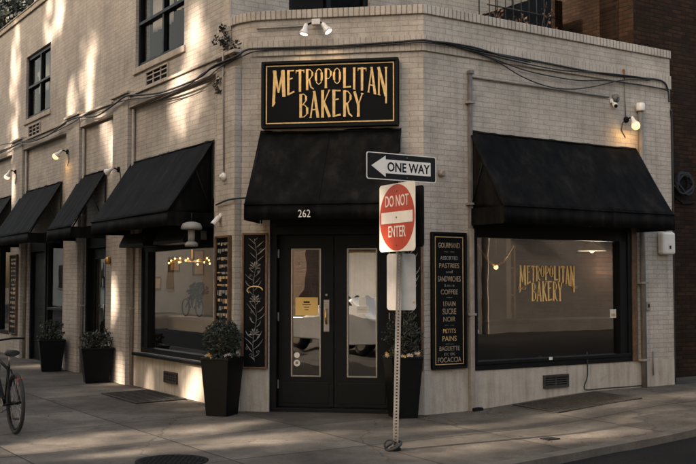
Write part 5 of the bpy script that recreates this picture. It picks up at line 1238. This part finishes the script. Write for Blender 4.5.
# fire stair above the low roof
fs = thing('fire_stair', 'dark steel fire stair rising above the low roof beside the upper wall', 'stair', U.pt(4.3, 4.75, .4))
sA = U.hit(474, 17, .5); sB = U.hit(535, -2, .5)
ds = (sB[1]-sA[1])/(sB[0]-sA[0])
te = WA.hit(553, 20)[0]
mb = MB()
Pn = lambda t, z, o: U.pt(t, z, o)
t1_ = U.hit(552, 5, .5)[0]
for o in (.5, -.3):
    mb.poly([Pn(sA[0]-.5, 4.76, o), Pn(t1_, 4.76, o), Pn(t1_, sA[1]+ds*(t1_-sA[0]), o), Pn(sA[0], sA[1], o), Pn(sA[0]-.5, sA[1]-ds*.5, o)], U.N()*-.012)
mb.build('side_plate', M['black_metal'], fs)
mb = MB()
for k in range(8):
    t = sA[0]-.3+k*.2; z = sA[1]+ds*(t-sA[0]); mb.box(U, t-.09, t+.09, z-.25, z-.23, -.28, .48)
mb.build('treads', M['black_metal'], fs)
mb = MB()
for o in (.5, -.3):
    for k in range(5):
        t = sA[0]+.1+k*.33; z = sA[1]+ds*(t-sA[0]); mb.tube([Pn(t, z-.05, o), Pn(t, z+.9, o)], .010, 6)
    mb.tube([Pn(sA[0], sA[1]+.9, o), Pn(t1_, sA[1]+ds*(t1_-sA[0])+.9, o)], .014, 6)
for k in range(9):
    t = sA[0]+.25+k*.16; mb.tube([Pn(t, 4.8, .56), Pn(t, 6.9, .56)], .008, 5)
for z in (5.75, 6.15): mb.tube([Pn(sA[0]+.2, z, .57), Pn(t1_, z, .57)], .012, 5)
mb.build('railing', M['vent'], fs)
mb = MB(); mb.box(R, 2.6, 4.4, 4.76, 6.6, -6.3, -6.2); 
db = thing('dark_wall', 'black boarded wall between the upper storey and the brown brick building', 'wall', R.pt(3, 4.76, -6.2)); MB().box(U, 5.6, 9.5, 4.76, 8.0, -4.0, -3.9).build('boards', M['black_paint'], db)
for k, (px, py, o, lb) in enumerate(((505, 30, 1.1, 'rust-leaved plant on the low roof in front of the black stair'), (537, 30, 1.1, 'rust-leaved plant on the low roof near the pale drainpipe'), (492, 26, 1.1, 'small withered plant on the low roof at the foot of the stair'))):
    t, z = U.hit(px, py, o); base = U.pt(t, 4.76, o); 
    r_ = thing('roof_plant', lb, 'plant', base, 'potted plants on the low roof')
    MB().lathe(base, [(.12, 0), (.15, .22), (.16, .24), (.13, .24)], UZ, 14).build('pot', M['brown'], r_)
    mb = MB(); rr = random.Random(k)
    st_ = MB()
    for q in range(7):
        e = base+Vector((rr.uniform(-.28, .28), rr.uniform(-.2, .2), rr.uniform(.45, .98 if k == 1 else .80))); st_.tube([base+UZ*.2, (base+e)/2+UZ*.1, e], .006, 5); leaves(mb, e-UZ*.1, (.11, .10, .16), 11, .055, q+k*10)
    st_.build('stems', M['dry'], r_); mb.build('leaves', M['leaf_rust'], r_, weld=False)
mb = MB()
for k in range(3):
    a0 = k*.9; pass
hc = NB.pt(*NB.hit(684, 183, .08), .08)
hs = thing('hose_reel', 'black coiled hose hanging on the brown brick wall at the right edge', 'hose', hc)
mb = MB(); pts = []
for i in range(90):
    a = i*.33; rr = .155+.035*math.sin(i*.7)+(.03 if i % 20 > 10 else 0); pts.append(hc+NB.D()*rr*math.cos(a)+UZ*rr*math.sin(a)+NB.N()*(.02*math.sin(i*.11)))
pts += [hc+NB.D()*-.28-UZ*.05, hc+NB.D()*-.35-UZ*.22]
mb.tube(pts, .020, 8); mb.build('coil', M['rubber'], hs)
mb = MB(); mb.lathe(hc-NB.N()*.07, [(.13, 0), (.13, .03), (.02, .035)], NB.N(), 20); mb.tube([hc-NB.D()*.3-UZ*.15-NB.N()*.05, hc-UZ*.33-NB.N()*.03, hc+NB.D()*.3-UZ*.30-NB.N()*.05], .018, 7); mb.build('bracket', M['iron'], hs)
# dead vine at the left corner
vn = thing('dried_vine', 'dried dark climbing vine on the edge between the side wall and the corner', 'vine', L.pt(.3, 4.4, .15))
tw_ = MB(); lf = MB(); rr = random.Random(11)
for (px, py) in ((222, 28), (228, 36), (225, 46), (232, 50), (219, 40), (236, 44)):
    for q in range(4):
        c = L.pt(*L.hit(px+rr.uniform(-4, 4), py+rr.uniform(-4, 4), .06), .06); leaves(lf, c, (.045, .04, .045), 12, .045, rr.randint(0, 999))
spn = [L.pt(*L.hit(x, y, .05), .05) for x, y in ((219, 26), (223, 33), (227, 38), (228, 48), (227, 60), (224, 68))]
tw_.tube(spn, .006, 5)
for a, b in ((1, (232, 30)), (2, (236, 42)), (3, (220, 50)), (3, (236, 58))): tw_.tube([spn[a], L.pt(*L.hit(*b, .08), .08)], .004, 5)
for (px, py) in ((219, 80), (216, 86), (219, 91)):
    c = L.pt(*L.hit(px, py, .12), .12); leaves(lf, c, (.05, .04, .05), 22, .045, int(px+py))
tw_.tube([L.pt(*L.hit(x, y, .125), .125) for x, y in ((225, 72), (222, 79), (217, 85), (219, 93))], .006, 5)
tw_.build('stems', M['dry'], vn); lf.build('leaves', M['dry'], vn, weld=False)
# ------------------------------------------------------------------ trees
SUNL = SUN
patches = []   # openings cut in the added canopies for sun patches: (point, axis1, axis2, normal)
def patch_wall(pl, px, py, ht, hz, o=0, lean=0):
    t, z = pl.hit(px, py, o); patches.append((pl.pt(t, z, o), pl.D()*(ht*1.15+.10)+UZ*lean, UZ*(hz+.10), pl.N()))
def patch_gr(px, py, l, w, ang=None):
    p = on_ground(px, py); d = Vector((-SH.x, -SH.y, 0)) if ang is None else Vector((math.cos(ang), math.sin(ang), 0)); e = Vector((-d.y, d.x, 0)); patches.append((p, d*(l*1.15+.30), e*(w*1.35+.15), UZ))
patch_wall(L, 16, 70, .24, .95); patch_wall(L, 15, 128, .17, .9); patch_wall(L, 71, 103, .17, .42); patch_wall(L, 88, 88, .20, .70); patch_wall(L, 105, 131, .16, .33)
patch_wall(L, 196, 42, .18, .40); patch_wall(L, 180, 105, .22, .30); patch_wall(L, 113, 150, .14, .2); patch_wall(L, 113, 300, .14, .35, .1); patch_wall(L, 60, 5, .2, .5)
patch_wall(L, 196, 385, .22, .22); patch_wall(L, 12, 190, .2, .3, .1)
patch_gr(38, 366, 1.3, .30); patch_gr(92, 392, 1.5, .16); patch_gr(150, 402, .9, .10)
patch_gr(150, 432, 1.1, .12); patch_gr(60, 444, .9, .12); patch_gr(230, 441, .9, .10); patch_gr(165, 412, .8, .08); patch_gr(330, 437, .8, .08); patch_gr(200, 398, .6, .08)
for (px, py) in ((690, 396), (640, 409), (590, 418), (545, 426), (500, 434), (470, 443)): patch_gr(px, py, .75, .28, math.radians(45))
patch_gr(455, 428, .5, .07); patch_gr(585, 437, .7, .05, math.radians(33)); patch_gr(110, 441, 1.2, .16); patch_gr(200, 446, 1.0, .10); patch_gr(70, 388, 1.2, .16)
soft = []
for (px, py, ht, hz) in ((88, 85, .75, 1.0), (195, 60, .5, .75), (14, 100, .5, 1.6), (185, 120, .8, .5), (110, 150, .4, .5), (50, 20, .5, .6), (330, 60, .01, .01)):
    t, z = L.hit(px, py, 0); soft.append((L.pt(t, z, 0), L.D()*ht, UZ*hz, L.N()))
for (px, py, l_, w_) in ((600, 415, 2.2, .60), (110, 443, 1.7, .30), (60, 389, 1.9, .30), (190, 401, 1.2, .16), (330, 436, 1.5, .16), (450, 447, 1.2, .2), (250, 455, .9, .1)):
    p = on_ground(px, py); dd = Vector((math.cos(.6), math.sin(.6), 0)); soft.append((p, dd*l_, Vector((-dd.y, dd.x, 0))*w_, UZ))
patches.append((Vector((*uv2(-10.5, 7.2), 1)), Vector((3, 0, 0)), Vector((0, 2.5, 0)), UZ))
def blocked(c):
    for (p, a, b, n) in patches+soft:
        pr = 1.0
        den = SUNL.dot(n)
        if abs(den) < 1e-3: continue
        k = (c-p).dot(n)/den
        if k < 0: continue
        q = c-SUNL*k-p; la, lb = a.length, b.length
        if (q.dot(a)/(la*la))**2+(q.dot(b)/(lb*lb))**2 < 1.0:
            if (p, a, b, n) in patches or random.random() < .80: return True
    return False
def tree(base, h, crown, n, size, label, seed, group, gaps=True, m='tree_leaf', low=.35):
    r_ = thing('leafy_tree', label, 'tree', base, group); rnd = random.Random(seed); base = Vector(base)
    tk = MB(); top = base+UZ*h*.75
    tk.tube([base, base+UZ*h*.25+Vector((.08, .05, 0)), base+UZ*h*.5+Vector((-.1, .1, 0)), top], [.24, .19, .14, .06], 10)
    cc = base+UZ*(h*(low+1)/2); rz_ = h*(1-low)/2; cl = []
    for i in range(26):
        while True:
            p = Vector((rnd.uniform(-1, 1), rnd.uniform(-1, 1), rnd.uniform(-1, 1)))
            if p.length < 1: break
        cl.append(cc+Vector((p.x*crown*.8, p.y*crown*.8, p.z*rz_*.85)))
    for c in cl[:14]:
        s = base+UZ*rnd.uniform(h*.3, h*.65); tk.tube([s, (s+c)/2+UZ*.2, c], [.07, .045, .02], 6)
    tk.build('trunk', M['bark'], r_)
    mb = MB()
    for i in range(n):
        c = rnd.choice(cl); p = c+Vector((rnd.gauss(0, 1), rnd.gauss(0, 1), rnd.gauss(0, 1)))*crown*.30
        if gaps and blocked(p) and rnd.random() < .96: continue
        d = Vector((rnd.gauss(0, 1), rnd.gauss(0, 1), rnd.gauss(0, 1))).normalized(); s = size*rnd.uniform(.6, 1.3); x = d.orthogonal().normalized(); y = d.cross(x)
        mb.face([p-x*s*.5, p+y*s*.4, p+x*s*.5, p-y*s*.4])
    mb.build('crown', M[m], r_, weld=False)
# added trees across the side street, unseen, shaped to shade and dapple the scene
H1 = Vector((-SH.x, -SH.y, 0)); W1 = Vector((-SH.y, SH.x, 0))
if W1.y > 0: W1 = -W1
i = 0
for w in range(-30, 0, 3):
    for a, h in ((-9.5, 17.5), (-13.5, 23)):
        p = H1*(a+(.8 if i % 2 else -.5))+W1*-(w if W1.y > 0 else w)*1.0
        p = H1*(a+(.8 if i % 2 else -.5))+W1*(w)
        p.z = -.14
        tree(p, h, 3.0, 5200, .36, 'unseen leafy tree added across the side street to dapple the sunlight', 50+i, 'added shade trees across the side street', low=.16); i += 1
# trees behind the roof, top left of the picture
for k, (px, py, Y, h) in enumerate(((-20, 20, 36, 14.0), (14, 20, 40, 15.5), (44, 5, 44, 18.0), (-60, 10, 40, 16))):
    r0 = ray(px, 284); x = r0.x/r0.y*Y
    tree((x, Y, 0), h, 3.6, 11000, .20, 'dark dense tree rising behind the roof at the top left', 90+k, 'trees behind the roof', gaps=False, m='leaf', low=.3)
# ------------------------------------------------------------------ street behind and beside the camera (seen in the glass)
def house(c, u0, u1, v0, v1, h, m, label, openings, face):
    x, y = uv2((u0+u1)/2, (v0+v1)/2); r_ = thing('house', label, 'building', (x, y, 0)); mb = MB(); blk(mb, u0, u1, v0, v1, -.3, h); mb.build('walls', M[m], r_)
    mb = MB(); blk(mb, u0-.15, u1+.15, v0-.15, v1+.15, h, h+.3); mb.build('cornice', M['far_stone'], r_)
    for (p, z, w, hh) in openings:
        mb = MB()
        if face == 'v': blk(mb, p, p+w, v0-.06, v0-.005, z, z+hh)
        else: blk(mb, u1+.005, u1+.06, p, p+w, z, z+hh)
        wd = mb.build('window', M['black_paint'], r_)
        mb = MB()
        if face == 'v': blk(mb, p-.1, p+w+.1, v0-.1, v0-.005, z-.12, z-.01)
        else: blk(mb, u1+.005, u1+.1, p-.1, p+w+.1, z-.12, z-.01)
        mb.build('sill', M['far_stone'], wd)
wins = lambda s, e, st, zs: [(p, z, 1.0, 1.7) for p in [s+i*st for i in range(int((e-s)/st))] for z in zs]
house(None, -44, -23.6, 15, 24, 12, 'far_brick', 'tall red brick house across the street behind the camera', wins(-43.5, -24.4, 2.2, (1.2, 4.4, 7.4)), 'v')
house(None, -3.5, 3.5, 15, 24, 8, 'far_stone', 'pale stone house across the street behind the camera', wins(-3, 3.4, 2.2, (1.2, 4.4)), 'v')
house(None, 5.5, 14, 15, 24, 5.5, 'far_stone', 'low pale stone building across the street', [], 'v')
house(None, 14.3, 30, 15, 24, 9, 'far_stone', 'long grey stone building farther along the street', wins(15, 30, 4.2, (3.4,)), 'v')
house(None, -26, -19, -40, -3, 9, 'far_stone', 'pale building across the side street', wins(-38, -4, 2.6, (1.2, 4.6)), 'u')
house(None, -27, -19, -75, -41, 7, 'far_pale', 'long cream building farther along the side street', wins(-73, -42, 3.0, (1.3,)), 'u')
house(None, -18.8, -6, -110, -95, 12, 'far_pale', 'cream building closing the far end of the side street', wins(-108, -96, 3.0, (1.3,)), 'u')
# parked car behind the camera, reflected in the door glass
car = thing('parked_car', 'white car parked across the street behind the camera', 'car', (*uv2(-10.5, 7.2), -.1))
def cpt(u, z, v): x, y = uv2(-10.5+u, 7.2+v); return Vector((x, y, z-.12))
prof = [(-2.15, .35), (-2.2, .62), (-1.9, .82), (-1.0, .92), (-.45, 1.38), (.85, 1.42), (1.65, .98), (2.15, .90), (2.2, .5), (2.15, .32)]
mb = MB(); mb.ring_skin([[cpt(u*(1 if abs(v) < .8 else .985), z if z < .95 or abs(v) < .6 else z-.02, v*(1 if z < 1 else .82)) for u, z in prof] for v in (-.88, -.80, -.3, .3, .80, .88)]); mb.build('body', M['car_white'], car, bevel=.03)
mb = MB()
for v in (-.765, .765):
    mb.poly([cpt(u, z, v) for u, z in ((-.85, .98), (-.42, 1.32), (.80, 1.36), (1.35, 1.0))], cpt(0, 0, .01 if v > 0 else -.01)-cpt(0, 0, 0))
mb.build('side_windows', M['sign_black'], car)
for u in (-1.35, 1.35):
    for v in (-.86, .70):
        w = MB().lathe(cpt(u, .32, v), [(.2, 0), (.32, .01), (.33, .08), (.32, .16), (.2, .17)], Vector((R.n[0], R.n[1], 0)), 24).build('wheel', M['rubber'], car)
        MB().lathe(cpt(u, .32, v-.005), [(.19, 0), (.02, .02)], Vector((R.n[0], R.n[1], 0)), 20).build('rim', M['silver'], w)
vs.exposure = 2.42
